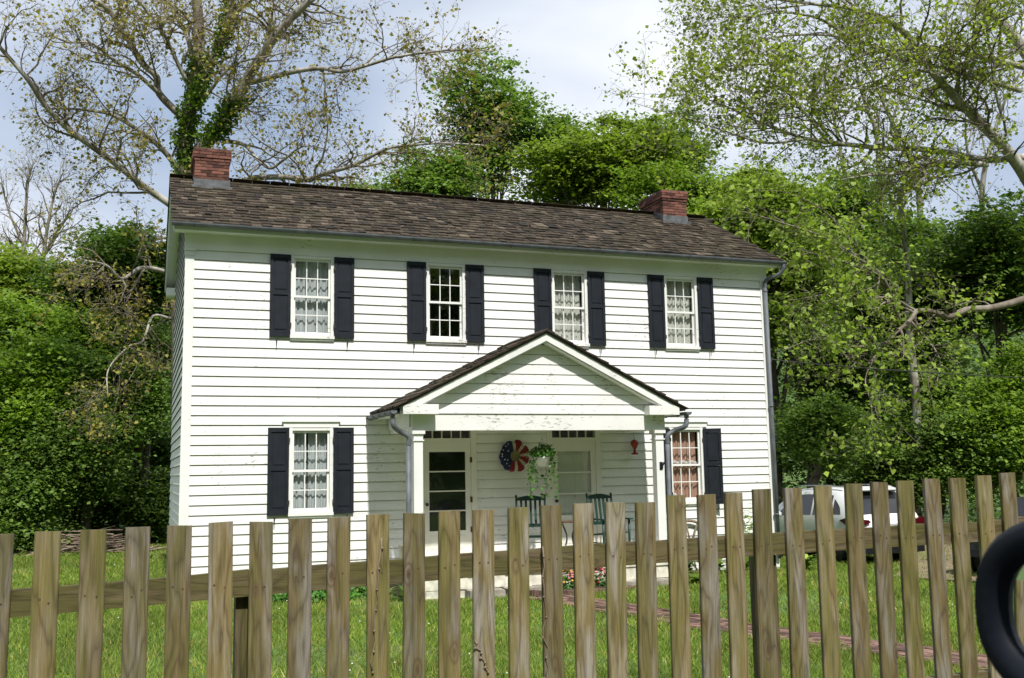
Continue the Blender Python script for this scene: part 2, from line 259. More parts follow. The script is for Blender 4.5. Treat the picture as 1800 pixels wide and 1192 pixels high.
M = dict(
    white=white_paint('white_clapboard_paint', (.80, .80, .77), chip=.672), trim=white_paint('white_trim_paint', (.80, .80, .775), chip=.685), pedi=white_paint('peeling_white_paint', (.80, .795, .765), chip=.64),
    clean=white_paint('white_door_paint', (.74, .73, .66), chip=.8), shingle=shingle_mat(), fence=fence_mat(), fencex=fence_mat(True), glass=glass_mat(),
    shutter=simple('charcoal_blue_shutter_paint', (.0105, .0135, .0195), .6, .25, 6, spec=.25), iron=simple('dark_iron', (.03, .028, .026), .6, .3, 20),
    gutter=simple('grey_zinc_gutter', (.115, .125, .14), .55, .3, 5, .2), flashing=simple('lead_flashing', (.095, .10, .105), .6, .4, 9, .3), brick=simple('old_red_brick', (.135, .056, .040), .9, .6, 14, .5, objrand=.5),
    mortar=simple('brick_mortar', (.13, .095, .075), .95, .3, 20), sheath=simple('dark_sheathing', (.07, .065, .06), .9), room=simple('dim_room_plaster', (.12, .11, .10), .9),
    found=simple('whitewashed_stone', (.62, .59, .50), .9, .3, 7, .7), stone=simple('grey_step_stone', (.27, .245, .20), .95, .35, 9, .6), pathbrick=simple('worn_path_brick', (.165, .098, .074), .95, .5, 9, .4, objrand=.6),
    lawn=lawn_mat(), dirt=simple('bare_dirt', (.22, .17, .11), 1, .35, 6, .6), road=simple('road_asphalt', (.06, .06, .058), .95, .3, 30, .4),
    green=simple('dark_green_chair_paint', (.012, .040, .032), .45, .2, 10), pot=simple('white_plastic_pot', (.72, .72, .70), .4, .1), red=simple('red_fabric', (.17, .010, .014), .8, .35, 30), blue=simple('navy_fabric', (.012, .02, .07), .8, .35, 30),
    cream=simple('cream_fabric', (.42, .39, .29), .9, .2, 25), burlap=simple('burlap', (.34, .28, .15), .95, .3, 60, .5), redorn=simple('red_enamel', (.30, .035, .015), .4, .3, 20), black=simple('black_plastic', (.008, .009, .012), .42, .2, 10),
    rust=simple('rusty_iron', (.10, .055, .03), .9, .4, 30, .4), wagon=simple('grey_wagon_wood', (.20, .15, .10), .9, .35, 18, .4), tan=simple('beige_planter', (.47, .42, .32), .8, .2), soil=simple('mulch', (.05, .033, .022), 1, .5, 30, .8),
    car_white=simple('white_car_paint', (.78, .79, .80), .18, .03, 2, spec=.6), car_dark=simple('dark_car_paint', (.012, .014, .018), .2, .1, 2, spec=.6), carglass=simple('dark_car_glass', (.012, .014, .016), .05, .1, 2, spec=.8),
    tyre=simple('tyre_rubber', (.018, .018, .018), .85, .2, 20), rim=simple('alloy_rim', (.35, .36, .37), .3, .1, 8, metal=.9), chrome=simple('chrome', (.6, .6, .62), .15, .05, 5, metal=1), tail=simple('red_tail_lamp', (.07, .004, .007), .15, .2, 20, spec=.7), plate=simple('licence_plate', (.45, .46, .46), .5, .2, 30),
    navy=simple('navy_black_car_plastic', (.004, .006, .011), .55, .2, 10, spec=.2), bark=bark_mat('brown_bark', [(.045, .036, .026), (.10, .085, .065), (.16, .14, .11)], 5), syc=bark_mat('pale_sycamore_bark', [(.11, .09, .06), (.23, .205, .16), (.39, .37, .32), (.56, .54, .49)], 2.6),
    syclow=bark_mat('brown_sycamore_bark', [(.085, .065, .045), (.17, .14, .105), (.30, .27, .22)], 3.5), brush=bark_mat('dead_brush', [(.12, .085, .06), (.30, .23, .17)], 6),
    l_syc=leaf_mat('young_olive_leaf', (.10, .085, .022), (.22, .20, .06), .35), l_sycg=leaf_mat('sycamore_green_leaf', (.085, .125, .018), (.23, .275, .055), .42), l_light=leaf_mat('pale_sycamore_leaf', (.085, .135, .022), (.20, .265, .06), .4),
    l_mid=leaf_mat('mid_green_leaf', (.048, .092, .022), (.120, .185, .050), .4), l_olive=leaf_mat('yellow_green_leaf', (.062, .104, .016), (.150, .200, .036), .4), l_bright=leaf_mat('bright_spring_leaf', (.058, .110, .016), (.145, .215, .036), .4),
    l_dark=leaf_mat('dark_green_leaf', (.024, .052, .012), (.072, .118, .024), .35), l_ivy=leaf_mat('ivy_leaf', (.035, .075, .012), (.10, .16, .025), .25), l_far=leaf_mat('far_wood_leaf', (.035, .065, .025), (.09, .13, .05)),  # far wood green greyed: distance haze put into the leaf colour
    l_pot=leaf_mat('glossy_pot_leaf', (.02, .07, .015), (.07, .16, .035), .25, .35), l_hosta=leaf_mat('hosta_leaf', (.10, .20, .03), (.32, .40, .12), .3, .4), l_bush=leaf_mat('bush_leaf', (.02, .075, .012), (.06, .15, .025)), grass=leaf_mat('grass_blade', (.056, .108, .016), (.165, .215, .050), .35, .6),
    curt_grey=cloth_mat('grey_sheer_curtain', (.72, .74, .76), .3), curt_white=cloth_mat('ivory_sheer_curtain', (.84, .82, .76), .3), curt_coral=cloth_mat('coral_curtain', (.66, .40, .31), .25), valance=cloth_mat('white_valance', (.85, .84, .82)),
    pink=simple('pink_petals', (.58, .20, .20), .6, .5, 30), yellow=simple('yellow_petals', (.65, .35, .04), .6, .4, 30), clover=simple('white_clover_bloom', (.75, .75, .70), .8, .1), sticker=simple('sticker_blue', (.02, .05, .30), .5), bulb=simple('frosted_bulb', (.7, .68, .6), .3))
def mirror_mat():
    m, t, N, L, out = newmat('mirror_glass'); g = N('ShaderNodeBsdfGlossy', i_Roughness=.0); g.inputs['Color'].default_value = (.8, .82, .84, 1); L(g.outputs[0], out.inputs[0]); return m
M['mirror'] = mirror_mat(); M['straw'] = leaf_mat('dry_grass_blade', (.16, .14, .05), (.30, .26, .12), .3, .7); M['shade_grime'] = simple('shaded_grimy_butt', (.10, .095, .08), .9, .4, 9)  # board butts darkened: lap shadow line painted in, plus some grime

# ------------------------------------------------------------------ ground
def sstep(a, b, x): t = np.clip((x-a)/(b-a), 0, 1); return t*t*(3-2*t)
def gh(x, y):
    x = np.asarray(x, float); y = np.asarray(y, float)
    h = .12*sstep(-7.5, -2.2, y)*(1-sstep(6, 12, y)*.0) + .78*(1-sstep(-13.6, -9.6, y))
    h = h - .21*sstep(10.5, 14.5, x)*sstep(-9, -5, y)*(1-sstep(10, 20, y))
    h = h + .02*np.maximum(0, y-10)*sstep(8, 16, y)*0.3
    h = h + .22*np.maximum(0, y-34)*sstep(34, 50, y)+.30*np.maximum(0, -30-y)*sstep(30, 45, -y)
    h = h + .07*np.maximum(0, x-26)*sstep(26, 34, x)*(y > -30) + .05*np.maximum(0, -x-14)*sstep(14, 22, -x)
    return h
def ground():
    xs = np.concatenate([np.linspace(-220, -25, 14), np.arange(-24, 30, .6), np.linspace(31, 280, 16)])
    ys = np.concatenate([np.linspace(-160, -24, 8), np.arange(-23, 24, .5), np.linspace(25, 320, 24)])
    X, Y = np.meshgrid(xs, ys); Z = gh(X, Y)+.015*np.sin(X*2.1+Y)*np.cos(Y*1.7)
    V = np.stack([X, Y, Z], -1).reshape(-1, 3); nx = len(xs)
    i, j = np.meshgrid(np.arange(len(ys)-1), np.arange(nx-1), indexing='ij'); a = (i*nx+j).ravel()
    o = link('ground', npmesh('ground', V, np.stack([a, a+1, a+nx+1, a+nx], 1), M['lawn'], True)); tag(o, kind='structure')
ground()
def strip(name, pts, w, mat, dz=.02, n=40):                 # ribbon on the ground
    pts = np.array(pts, float); s = np.linspace(0, 1, n); k = np.linspace(0, 1, len(pts))
    P = np.stack([np.interp(s, k, pts[:, 0]), np.interp(s, k, pts[:, 1])], 1); t = np.gradient(P, axis=0); t /= np.linalg.norm(t, axis=1)[:, None]; nr = np.stack([-t[:, 1], t[:, 0]], 1)
    mb = MB()
    for i in range(n):
        for sgn in (-1, 1): q = P[i]+sgn*nr[i]*w/2; mb.v.append((q[0], q[1], float(gh(q[0], q[1]))+dz))
    mb.f = [(2*i, 2*i+1, 2*i+3, 2*i+2) for i in range(n-1)]; mb.mi = [0]*(n-1)
    return tag(mb.build(name, mat), kind='structure'), P, t, nr
strip('road', [(-60, -19.2), (60, -17.5)], 6.5, M['road'], .03)
strip('driveway', [(13.9, -2.5), (17.5, 1.2), (21, 6), (23, 12)], 2.4, M['dirt'], .03)
PATH = [(5.5, -2.45), (5.95, -3.8), (6.6, -5.6), (7.35, -7.6), (7.95, -9.6), (8.3, -11)]
path, PP, PT, PN = strip('brick_path', PATH, .9, M['soil'], .012)
def path_bricks():
    rng = random.Random(3); mb = MB().box(-.5, .5, -.5, .5, -.5, .5); me = mb.mesh('brick', M['pathbrick'])
    seg = np.linalg.norm(np.diff(np.array(PATH), axis=0), axis=1); cum = np.r_[0, np.cumsum(seg)]; A = np.array(PATH); n = 0
    for r in range(int(cum[-1]/.222)):
        for c in range(7):
            s = min((r+.5+(.5 if c % 2 else 0))*.222, cum[-1]-.01); x, y = np.interp(s, cum, A[:, 0]), np.interp(s, cum, A[:, 1])
            k = min(np.searchsorted(cum, s, side='right')-1, len(seg)-1); t = (A[k+1]-A[k])/seg[k]; nn = (-t[1], t[0]); q = (c-3)*.112
            x += nn[0]*q; y += nn[1]*q
            link('brick', me, path, (x, y, float(gh(x, y))+.012+rng.uniform(-.006, .008)), (rng.uniform(-.03, .03), rng.uniform(-.03, .03), math.atan2(t[1], t[0])+rng.uniform(-.04, .04)), (.210, .105, .05)); n += 1
            if n >= 296: return
path_bricks()

# ------------------------------------------------------------------ the house
W, D = 11.60, 5.5
Z0, ZF = .155, 6.02                        # bottom of siding, bottom of frieze
EZ, RZ, SL = 6.44, 8.04, .525              # eave (roof plane at y=-.3), ridge
house = empty('white_house', (0, 0, 0)); tag(house, 'two-storey white clapboard farmhouse with charcoal shutters, shingle roof and small gabled porch', 'house')
SX = [1.397, 3.867, 6.373, 8.826]
UZ0, UZ1, LZ0, LZ1 = 4.545, 6.015, 1.455, 2.955
OPEN = [(x+.37, x+1.13, UZ0, UZ1) for x in SX] + [(SX[0]+.37, SX[0]+1.13, LZ0, LZ1), (SX[3]+.37, SX[3]+1.13, LZ0, LZ1)]
DOORS = [(4.62, 'dark'), (7.14, 'pale')]
OPEN_D = [(c-.56, c+.56, .60, 3.0) for c, _ in DOORS]
ALLO = OPEN+OPEN_D
def sheathing():
    xs = sorted({0, W, *[v for o in ALLO for v in o[:2]]}); zs = sorted({.1, 6.4, *[v for o in ALLO for v in o[2:]]}); mb = MB()
    for a, b in zip(xs, xs[1:]):
        for c, d in zip(zs, zs[1:]):
            mx, mz = (a+b)/2, (c+d)/2
            if not any(o[0] < mx < o[1] and o[2] < mz < o[3] for o in ALLO): mb.box(a, b, .004, .09, c, d)
    mb.box(.0, .1, .09, D, .1, 6.4); mb.box(W-.1, W, .09, D, .1, 6.4); mb.box(.1, W-.1, D-.1, D, .1, 6.4)
    for x in (0.02, W-.1): mb.prism([(.0, 6.4), (D, 6.4), (D/2, RZ-.12)], 0, x, x+.08)
    mb.box(.1, W-.1, .1, D-.1, 3.55, 3.7); mb.box(.1, W-.1, .1, D-.1, 6.3, 6.38); mb.box(.1, W-.1, .1, D-.1, .5, .56); mb.box(5.85, 5.95, .1, D-.1, .56, 6.3)
    return mb.build('wall_core', M['sheath'], house)
sheathing()
fw_ = empty('front_wall', parent=house)
prof = [(0, 0), (-.030, 0), (-.008, 1), (0, 1)]
board_me = MB().prism(prof, 0, 0, 1).mesh('clapboard', [M['white'], M['shade_grime']]); board_me.polygons[2].material_index = 1  # underside face takes the painted lap shadow
rng = random.Random(5)
NR = 35; PITCH = (ZF-Z0)/NR
def clap(parent, x0, x1, z, ymid=0, me=board_me, h=PITCH):
    link('clapboard', me, parent, (x0, ymid, z+rng.uniform(-.0018, .0018)), (rng.uniform(-.0012, .0012), rng.uniform(-1, 1)*.0022/max(.6, x1-x0), 0), (x1-x0, 1, h-.0035))
for r in range(NR):
    z = Z0+r*PITCH; mz = z+PITCH/2
    segs = [(.128, W-.122)]
    for o in ALLO:
        if o[2]-.02 < mz < o[3]+.02:
            ns = []
            for a, b in segs:
                if o[1] <= a or o[0] >= b: ns.append((a, b)); continue
                if o[0]-a > .02: ns.append((a, o[0]-.001))
                if b-o[1] > .02: ns.append((o[1]+.001, b))
            segs = ns
    for a, b in segs:
        if b-a > 2.2 and rng.random() < .9:
            c = rng.uniform(a+1, b-1); clap(fw_, a, c-.0015, z); clap(fw_, c+.0015, b, z)
        else: clap(fw_, a, b, z)
gw_ = empty('gable_wall', (0, 0, 0), parent=house)
r = 0
while Z0+r*PITCH < RZ-.3:
    z = Z0+r*PITCH; y0, y1 = .13, D-.02
    if z+PITCH > 6.2: k = (z+PITCH-6.35)/SL; y0 = max(y0, k-.05); y1 = min(y1, D-k+.05)
    if y1-y0 > .1: link('clapboard', board_me, gw_, (-.002, y1, z), (0, 0, R(-90)), (y1-y0, 1, PITCH-.0035))
    r += 1
# right and back walls as plain boarded faces
for i in range(NR):
    link('clapboard', board_me, gw_, (W+.002, .13, Z0+i*PITCH), (0, 0, R(90)), (D-.13, 1, PITCH-.0035))
def corner(x0, x1):
    mb = MB(); mb.box(x0, x1, -.03, .0035, .12, ZF-.10); mb.box(x0-.012, x1+.012, -.042, .0033, ZF-.10, ZF-.072); mb.box(x0, x1, -.03, .0035, ZF-.072, ZF-.022); mb.box(x0-.02, x1+.02, -.05, .0031, ZF-.022, ZF+.02)
    mb.build('corner_board', M['trim'], house)
corner(-.026, .126); corner(W-.12, W+.026)
MB().box(-.027, -.0025, .0042, .12, .12, 6.25).build('corner_board', M['trim'], house)
MB().box(-.04, W+.04, -.035, .003, ZF, 6.30).build('frieze', M['trim'], house)
MB().box(-.03, W+.03, -.02, .0032, .05, Z0+.005).build('water_table', M['trim'], house)
MB().box(.05, W-.05, .03, .25, -.4, .06).build('foundation', M['brick'], house)
# eaves
mb = MB(); mb.box(-.2, W+.2, -.30, -.0355, 6.30, 6.335); mb.box(-.2, W+.2, -.325, -.30, 6.285, 6.42); mb.build('soffit', M['trim'], house)
mb = MB(); mb.box(-.2, W+.2, D+.003, D+.30, 6.28, 6.315); mb.box(-.2, W+.2, D+.3, D+.325, 6.265, 6.40); mb.build('soffit', M['trim'], house)
def roofz(y): return EZ+SL*(y+.3) if y < D/2 else EZ+SL*(D+.3-y)
rd = MB()
for s in (0, 1):
    pts = [(-.33, EZ-.03-.02), (D/2, roofz(D/2)-.05), (D/2, roofz(D/2)-.01), (-.34, EZ-.03)] if s == 0 else [(D+.33, EZ-.05), (D/2+.001, roofz(D/2)-.05), (D/2+.001, roofz(D/2)-.01), (D+.34, EZ-.03)]
    rd.prism(pts, 0, -.24, W+.24)
roof = rd.build('roof', M['sheath'], house)
for x0, x1 in ((-.232, -.205), (W+.205, W+.232)):
    mb = MB(); mb.prism([(-.326, EZ-.19), (D/2, roofz(D/2)-.22), (D/2, roofz(D/2)-.052), (-.326, EZ-.052)], 0, x0, x1); mb.prism([(D+.326, EZ-.19), (D/2+.001, roofz(D/2)-.22), (D/2+.001, roofz(D/2)-.052), (D+.326, EZ-.052)], 0, x0, x1); mb.build('rake_board', M['trim'], house)
# rake soffits and the cornice returns
for x0, x1 in ((-.204, -.003), (W+.003, W+.204)):
    mb = MB(); mb.prism([(-.29, EZ-.10), (D/2, roofz(D/2)-.13), (D/2, roofz(D/2)-.10), (-.29, EZ-.07)], 0, x0, x1); mb.prism([(D+.29, EZ-.10), (D/2, roofz(D/2)-.13), (D/2, roofz(D/2)-.10), (D+.29, EZ-.07)], 0, x0, x1); mb.build('rake_soffit', M['trim'], house)
    MB().box(x0, x1, D-.25, D+.29, 6.10, 6.262).build('cornice_return', M['trim'], house)
# shingles
def shingle_mesh(k):
    q = random.Random(k); a = q.uniform(-.03, .03); b = q.uniform(-.02, .02)
    return MB().add([(0, 0, 0), (1, a, 0), (1, 1, 0), (0, 1, 0), (.0, b, 1), (1, a+b*.5, 1), (1, 1, .25), (0, 1, .25)], [(0, 3, 2, 1), (4, 5, 6, 7), (0, 1, 5, 4), (1, 2, 6, 5), (2, 3, 7, 6), (3, 0, 4, 7)]).mesh('shingle', M['shingle'])
SHM = [shingle_mesh(k) for k in range(5)]
ang = math.atan(SL); SLEN = (D/2+.36)/math.cos(ang); NSR = 17; EXP = SLEN/NSR
cells = []; rngs = random.Random(8)
for r in range(NSR):
    x = -.26+rngs.uniform(-.1, 0)
    while x < W+.25:
        w = rngs.uniform(.10, .24); x1 = min(x+w, W+.265); x0 = max(x, -.265)
        if x1-x0 > .03: cells.append((r, x0, x1-x0-.006, rngs.uniform(-.014, .014), rngs.uniform(.018, .040), rngs.uniform(-.03, .05)))
        x += w
def sh_pos(r, dy): s = r*EXP+dy; return -.36+s*math.cos(ang), EZ-.048+s*math.sin(ang)
order = sorted(range(len(cells)), key=lambda i: cells[i][0]*1.0+cells[i][1]*.55)
near = set(order[:298]); joined = MB()
bx = np.array([v.co[:] for v in SHM[0].vertices]); bf = [tuple(p.vertices) for p in SHM[0].polygons]
bxs = [np.array([v.co[:] for v in me.vertices]) for me in SHM]
def sh_xf(loc, sc, tilt, base): 
    v = base*np.array(sc); c, s = math.cos(tilt), math.sin(tilt); return np.stack([v[:, 0]+loc[0], v[:, 1]*c-v[:, 2]*s+loc[1], v[:, 1]*s+v[:, 2]*c+loc[2]], 1)
for i, (r, x, w, dy, th, tl) in enumerate(cells):
    y, z = sh_pos(r, dy); tilt = ang-.045+tl*.6; sc = (w, EXP*1.7, th)
    if i in near: link('shingle', SHM[i % 5], roof, (x, y, z+.012), (tilt, 0, 0), sc)
    else: joined.add(sh_xf((x, y, z+.012), sc, tilt, bxs[i % 5]), bf)
# rear slope joined coarse, ridge boards
for r in range(NSR):
    x = -.26
    while x < W+.25:
        w = rngs.uniform(.2, .4); y, z = sh_pos(r, rngs.uniform(-.01, .01)); v = sh_xf((x, y, z+.012), (min(w, W+.26-x)-.006, EXP*1.7, .02), ang-.04, bx); v[:, 1] = D-v[:, 1]; joined.add(v, [f[::-1] for f in bf]); x += w
x = -.26
while x < W+.25:
    w = rngs.uniform(.14, .24); zr = roofz(D/2)+.012+rngs.uniform(-.006, .01)
    for sg in (-1, 1):
        v = np.array([(0, 0, 0), (w, 0, 0), (w, sg*.16, -.16*SL), (0, sg*.16, -.16*SL), (0, 0, .02), (w, 0, .02), (w, sg*.16, .02-.16*SL), (0, sg*.16, .02-.16*SL)])+np.array([x, D/2, zr]); joined.add(v, bf)
    x += w-.01
tag(joined.build('shingle_field', M['shingle'], roof), kind='stuff')
# twigs and debris lying on roof
mb = MB(); q = random.Random(4)
for _ in range(90):
    x, y = q.uniform(0, W), q.uniform(-.25, 2.2); a = q.uniform(0, 6.3); l = q.uniform(.05, .3); z = roofz(y)+.035
    mb.tube([(x, y, z), (x+l*.5*math.cos(a), y+l*.5*math.sin(a), roofz(y+l*.5*math.sin(a))+.045), (x+l*math.cos(a+.4), y+l*math.sin(a+.4), roofz(y+l*math.sin(a+.4))+.036)], .004, 3)
tag(mb.build('fallen_twigs', M['brush'], roof), kind='stuff')
# chimneys
def chimney(x0, x1, y0, y1, z0, z1):
    ch = empty('chimney', (0, 0, 0), parent=house); MB().box(x0+.012, x1-.012, y0+.012, y1-.012, z0, z1-.02).build('mortar_core', M['mortar'], ch)
    me = MB().box(0, 1, 0, 1, 0, 1).mesh('brick', M['brick']); q = random.Random(int(x0*10)); p = .0615; n = int((z1-z0)/p)
    for i in range(n):
        z = z1-(i+1)*p; e = .035 if i < 3 else 0
        if i == 3: e = .015
        def run(a, b, fixed, axis):
            nb = max(2, round((b-a)/.215)); off = .5 if i % 2 else 0; L_ = (b-a)/nb; t = a; edges = [a]
            k = a+L_*(off if off else 1)
            while k < b-.04: edges.append(k); k += L_
            edges.append(b)
            for s, f in zip(edges, edges[1:]):
                j = q.uniform(-.004, .004)
                if axis == 0: link('brick', me, ch, (s+.004, fixed+j, z+.004), (0, 0, 0), (f-s-.008, .1, p-.010))
                else: link('brick', me, ch, (fixed+j, s+.004, z+.004), (0, 0, 0), (.1, f-s-.008, p-.010))
        run(x0-e, x1+e, y0-e, 0); run(x0-e, x1+e, y1+e-.1, 0); run(y0-e+.1, y1+e-.1, x0-e, 1); run(y0-e+.1, y1+e-.1, x1+e-.1, 1)
    MB().box(x0-.02, x1+.02, y0-.02, y1+.02, z1, z1+.012).build('mortar_cap', M['mortar'], ch)
    mb = MB(); zf = roofz(y0); mb.box(x0-.012, x1+.012, y0-.014, y0-.004, zf-.02, zf+.16)
    for xx in (x0-.014, x1+.004): mb.prism([(y0-.012, zf-.02), (D/2, RZ-.02), (D/2, RZ+.10), (y0-.012, zf+.16)], 0, xx, xx+.010)
    mb.box(x0-.05, x1+.05, y0-.10, y0-.014, zf-.045, zf-.005+.02); mb.build('flashing', M['flashing'], ch)
chimney(.19, .85, 2.2, 3.3, 7.4, 8.53); chimney(10.47, 11.09, 2.2, 3.3, 7.4, 8.50)
# gutter and downspouts
def half_round(mb, a, b, r, k=8):
    a, b = np.array(a), np.array(b); t = (b-a)/np.linalg.norm(b-a); nrm = np.array([t[1], -t[0], 0]); V = []
    for p in (a, b):
        for rr in (r, r-.006):
            for j in range(k+1): th = math.pi*j/k; V.append(p+nrm*rr*math.cos(th)+np.array([0, 0, -rr*math.sin(th)]))
    n = k+1; F = []
    for j in range(k): F += [(j, j+1, 2*n+j+1, 2*n+j), (n+j+1, n+j, 3*n+j, 3*n+j+1), (j+1, j, n+j, n+j+1), (2*n+j, 2*n+j+1, 3*n+j+1, 3*n+j)]
    F += [(0, n, 3*n, 2*n)[::-1], (k, n+k, 3*n+k, 2*n+k)]; mb.add(V, F)
    for p in (a, b): mb.add([p]+[p+nrm*r*math.cos(math.pi*j/k)+np.array([0, 0, -r*math.sin(math.pi*j/k)]) for j in range(k+1)], [tuple(range(k+2))])
gt = MB(); half_round(gt, (-.27, -.392, 6.40), (W+.27, -.392, 6.375), .065); g_o = gt.build('gutter', M['gutter'], house)
for i in range(13): x = .1+i*.95; z = 6.40-.0021*x; MB().tube([(x, -.392+.072*math.cos(t), z-.072*math.sin(t)) for t in np.linspace(0, math.pi, 8)], .006, 4).build('gutter_hanger', M['gutter'], g_o)
def bez(pts, n=24):
    pts = np.array(pts, float); P = np.vstack([2*pts[0]-pts[1], pts, 2*pts[-1]-pts[-2]]); out = []
    for i in range(1, len(P)-2):
        for t in np.linspace(0, 1, max(3, n//(len(pts)-1)), endpoint=False):
            out.append(.5*((2*P[i])+(-P[i-1]+P[i+1])*t+(2*P[i-1]-5*P[i]+4*P[i+1]-P[i+2])*t*t+(-P[i-1]+3*P[i]-3*P[i+1]+P[i+2])*t**3))
    out.append(pts[-1]); return np.array(out)
ds = MB(); ds.tube(bez([(W+.22, -.39, 6.33), (W+.225, -.38, 6.23), (W+.18, -.30, 6.13), (W+.03, -.16, 6.06), (W-.035, -.10, 5.98), (W-.045, -.095, 5.85)], 30), .042, 10)
ds.tube([(W-.045, -.095, 5.86), (W-.02, -.09, .3)], .042, 10)
for z in (5.8, 3.4, 1.2): ds.tube([(W-.04, -.095, z), (W-.04, -.095, z-.03)], .048, 10)
ds.build('downspout', M['gutter'], house, True)
# ------------------------------------------------------------------ windows
def window(x0, x1, z0, z1, casing=False, screen=False):
    w = empty('window', parent=house); f = MB(); cw = .055
    f.box(x0, x0+cw, -.04, .10, z0, z1); f.box(x1-cw, x1, -.04, .10, z0, z1); f.box(x0+cw, x1-cw, -.035, .10, z1-.05, z1); f.build('frame', M['trim'], w)
    s = MB(); s.box(x0-.01, x1+.01, -.075, .10, z0-.02, z0+.035); s.box(x0, x1, -.05, -.03, z0-.055, z0-.021); s.build('sill', M['pedi'], w)
    if casing:
        c = MB(); c.box(x0-.10, x1+.10, -.045, -.005, z1+.003, z1+.10); c.box(x0-.13, x1+.13, -.075, -.005, z1+.10, z1+.125); c.build('head_casing', M['trim'], w)
    a, b = x0+cw, x1-cw; zm = (z0+.035+z1-.05)/2+.01; sw = .035
    for k, (q0, q1, yy) in enumerate(((z0+.036, zm+.02, .045), (zm-.02, z1-.051, .01))):
        s = MB(); br = .07 if k == 0 else .04; tr = .04
        s.box(a+.001, a+sw, yy, yy+.034, q0, q1); s.box(b-sw, b-.001, yy, yy+.034, q0, q1); s.box(a+sw, b-sw, yy, yy+.034, q0, q0+br); s.box(a+sw, b-sw, yy, yy+.034, q1-tr, q1)
        so = s.build('sash', M['pedi'] if k == 0 else M['trim'], w)
        ga, gb, gc, gd = a+sw, b-sw, q0+br, q1-tr; mu = .017
        for i in (1, 2): xx = ga+(gb-ga)*i/3; MB().box(xx-mu/2, xx+mu/2, yy+.004, yy+.03, gc, gd).build('muntin', M['trim'], w)
        zz = (gc+gd)/2
        mm = MB()
        for i in range(3): mm.box(ga+(gb-ga)*i/3+(mu/2 if i else 0), ga+(gb-ga)*(i+1)/3-(mu/2 if i < 2 else 0), yy+.005, yy+.029, zz-mu/2, zz+mu/2)
        mm.build('muntin', M['trim'], w)
        for i in range(3):
            for j in range(2):
                xx0 = ga+(gb-ga)*i/3; xx1 = ga+(gb-ga)*(i+1)/3; c0 = gc if j == 0 else zz; c1 = zz if j == 0 else gd; t1, t2 = rng.uniform(-.004, .004), rng.uniform(-.004, .004)
                MB().add([(xx0, yy+.017+t1, c0), (xx1, yy+.017-t1, c0), (xx1, yy+.017-t1+t2, c1), (xx0, yy+.017+t1+t2, c1)], [(0, 1, 2, 3)]).build('pane', M['glass'], w)
    return w
for i, o in enumerate(OPEN): window(*o, casing=i >= 4)
def shutter(x, z0, z1, side, open_a=0):       # hinged at x; side -1: extends left, +1: extends right
    s = empty('shutter', (x, -.034, 0), parent=house); wd = .362; hgt = z1-z0; X = lambda a: a if side > 0 else -a
    def bx(mb, a, b, y0, y1, c, d): mb.box(min(X(a), X(b)), max(X(a), X(b)), y0, y1, c, d)
    f = MB(); st = .055; zm = z0+hgt*.53; g = .004
    bx(f, g, st, -.036, 0, z0, z1); bx(f, wd-st, wd, -.036, 0, z0, z1)
    for c, d in ((z0, z0+.10), (zm-.035, zm+.035), (z1-.075, z1)): bx(f, st, wd-st, -.0355, -.0005, c, d)
    f.build('frame', M['shutter'], s)
    for c, d in ((z0+.10, zm-.035), (zm+.035, z1-.075)):
        p = MB(); bx(p, st+.001, wd-st-.001, -.018, -.010, c+.001, d-.001); bx(p, st+.03, wd-st-.03, -.029, -.018, c+.035, d-.035); p.build('panel', M['shutter'], s)
    for c in (z0+.18, z1-.25): h = MB(); bx(h, -.012, .02, -.042, -.030, c, c+.07); h.build('hinge', M['iron'], s)
    dg = MB(); xx = X(.24); dg.tube([(xx, -.02, z0+.01), (xx+.003, -.05, z0-.03), (xx, -.05, z0-.16)], [.008, .012, .006], 5); dg.build('holdback', M['iron'], s)
    s.rotation_euler = (0, 0, R(open_a)*(-side)); return s
for x in SX: shutter(x+.368, UZ0-.0, UZ1, -1); shutter(x+1.132, UZ0-.0, UZ1, 1)
shutter(SX[0]+.368, LZ0, LZ1, -1); shutter(SX[0]+1.132, LZ0, LZ1, 1)
shutter(SX[3]+.368, LZ0-.03, LZ1-.03, -1, 28); shutter(SX[3]+1.132, LZ0-.03, LZ1-.03, 1, 27)
def curtain(o, mat, label, tiers=3, gap=None, y=.16, amp=.02):
    x0, x1, z0, z1 = o; c = empty('curtain', ((x0+x1)/2, y, z0)); tag(c, label, 'curtain', None); q = random.Random(int(x0*100+z0*10)); hh = z1-z0
    spans = [(x0+.05, x1-.05)] if gap is None else [(x0+.05, gap-.012), (gap+.012, x1-.05)]
    for k in range(tiers):
        for a, b in spans:
            n = 46; m_ = 10; V = []; top = hh*(1-k/tiers)+.02; bot = hh*(1-(k+1)/tiers)-.10; ph = q.uniform(0, 6)
            for i in range(n+1):
                x = a+(b-a)*i/n; pl = math.sin(x*62+ph)+.5*math.sin(x*101+ph*2); sc = .05*abs(math.sin(x*math.pi/.17+ph))
                for j in range(m_+1):
                    t = j/m_; z = top+(bot+sc-top)*t; V.append((x-(x0+x1)/2, (tiers-1-k)*.012+amp*pl*(.4+.6*t)-.015*t, z))
            F = [(i*(m_+1)+j, (i+1)*(m_+1)+j, (i+1)*(m_+1)+j+1, i*(m_+1)+j+1) for i in range(n) for j in range(m_)]
            MB().add(V, F).build('curtain_tier', mat, c, True)
    return c
curtain(OPEN[0], M['curt_grey'], 'grey sheer tiered curtain in the leftmost upstairs window', 2, amp=.028)
curtain(OPEN[2], M['curt_white'], 'ivory sheer curtain in the upstairs window above the porch gable', 5)
curtain(OPEN[3], M['curt_white'], 'ivory tiered curtain in the rightmost upstairs window', 3, amp=.026)
curtain(OPEN[4], M['curt_grey'], 'pale grey curtain with a dark parting slit, ground-floor window left of porch', 3, gap=2.11)
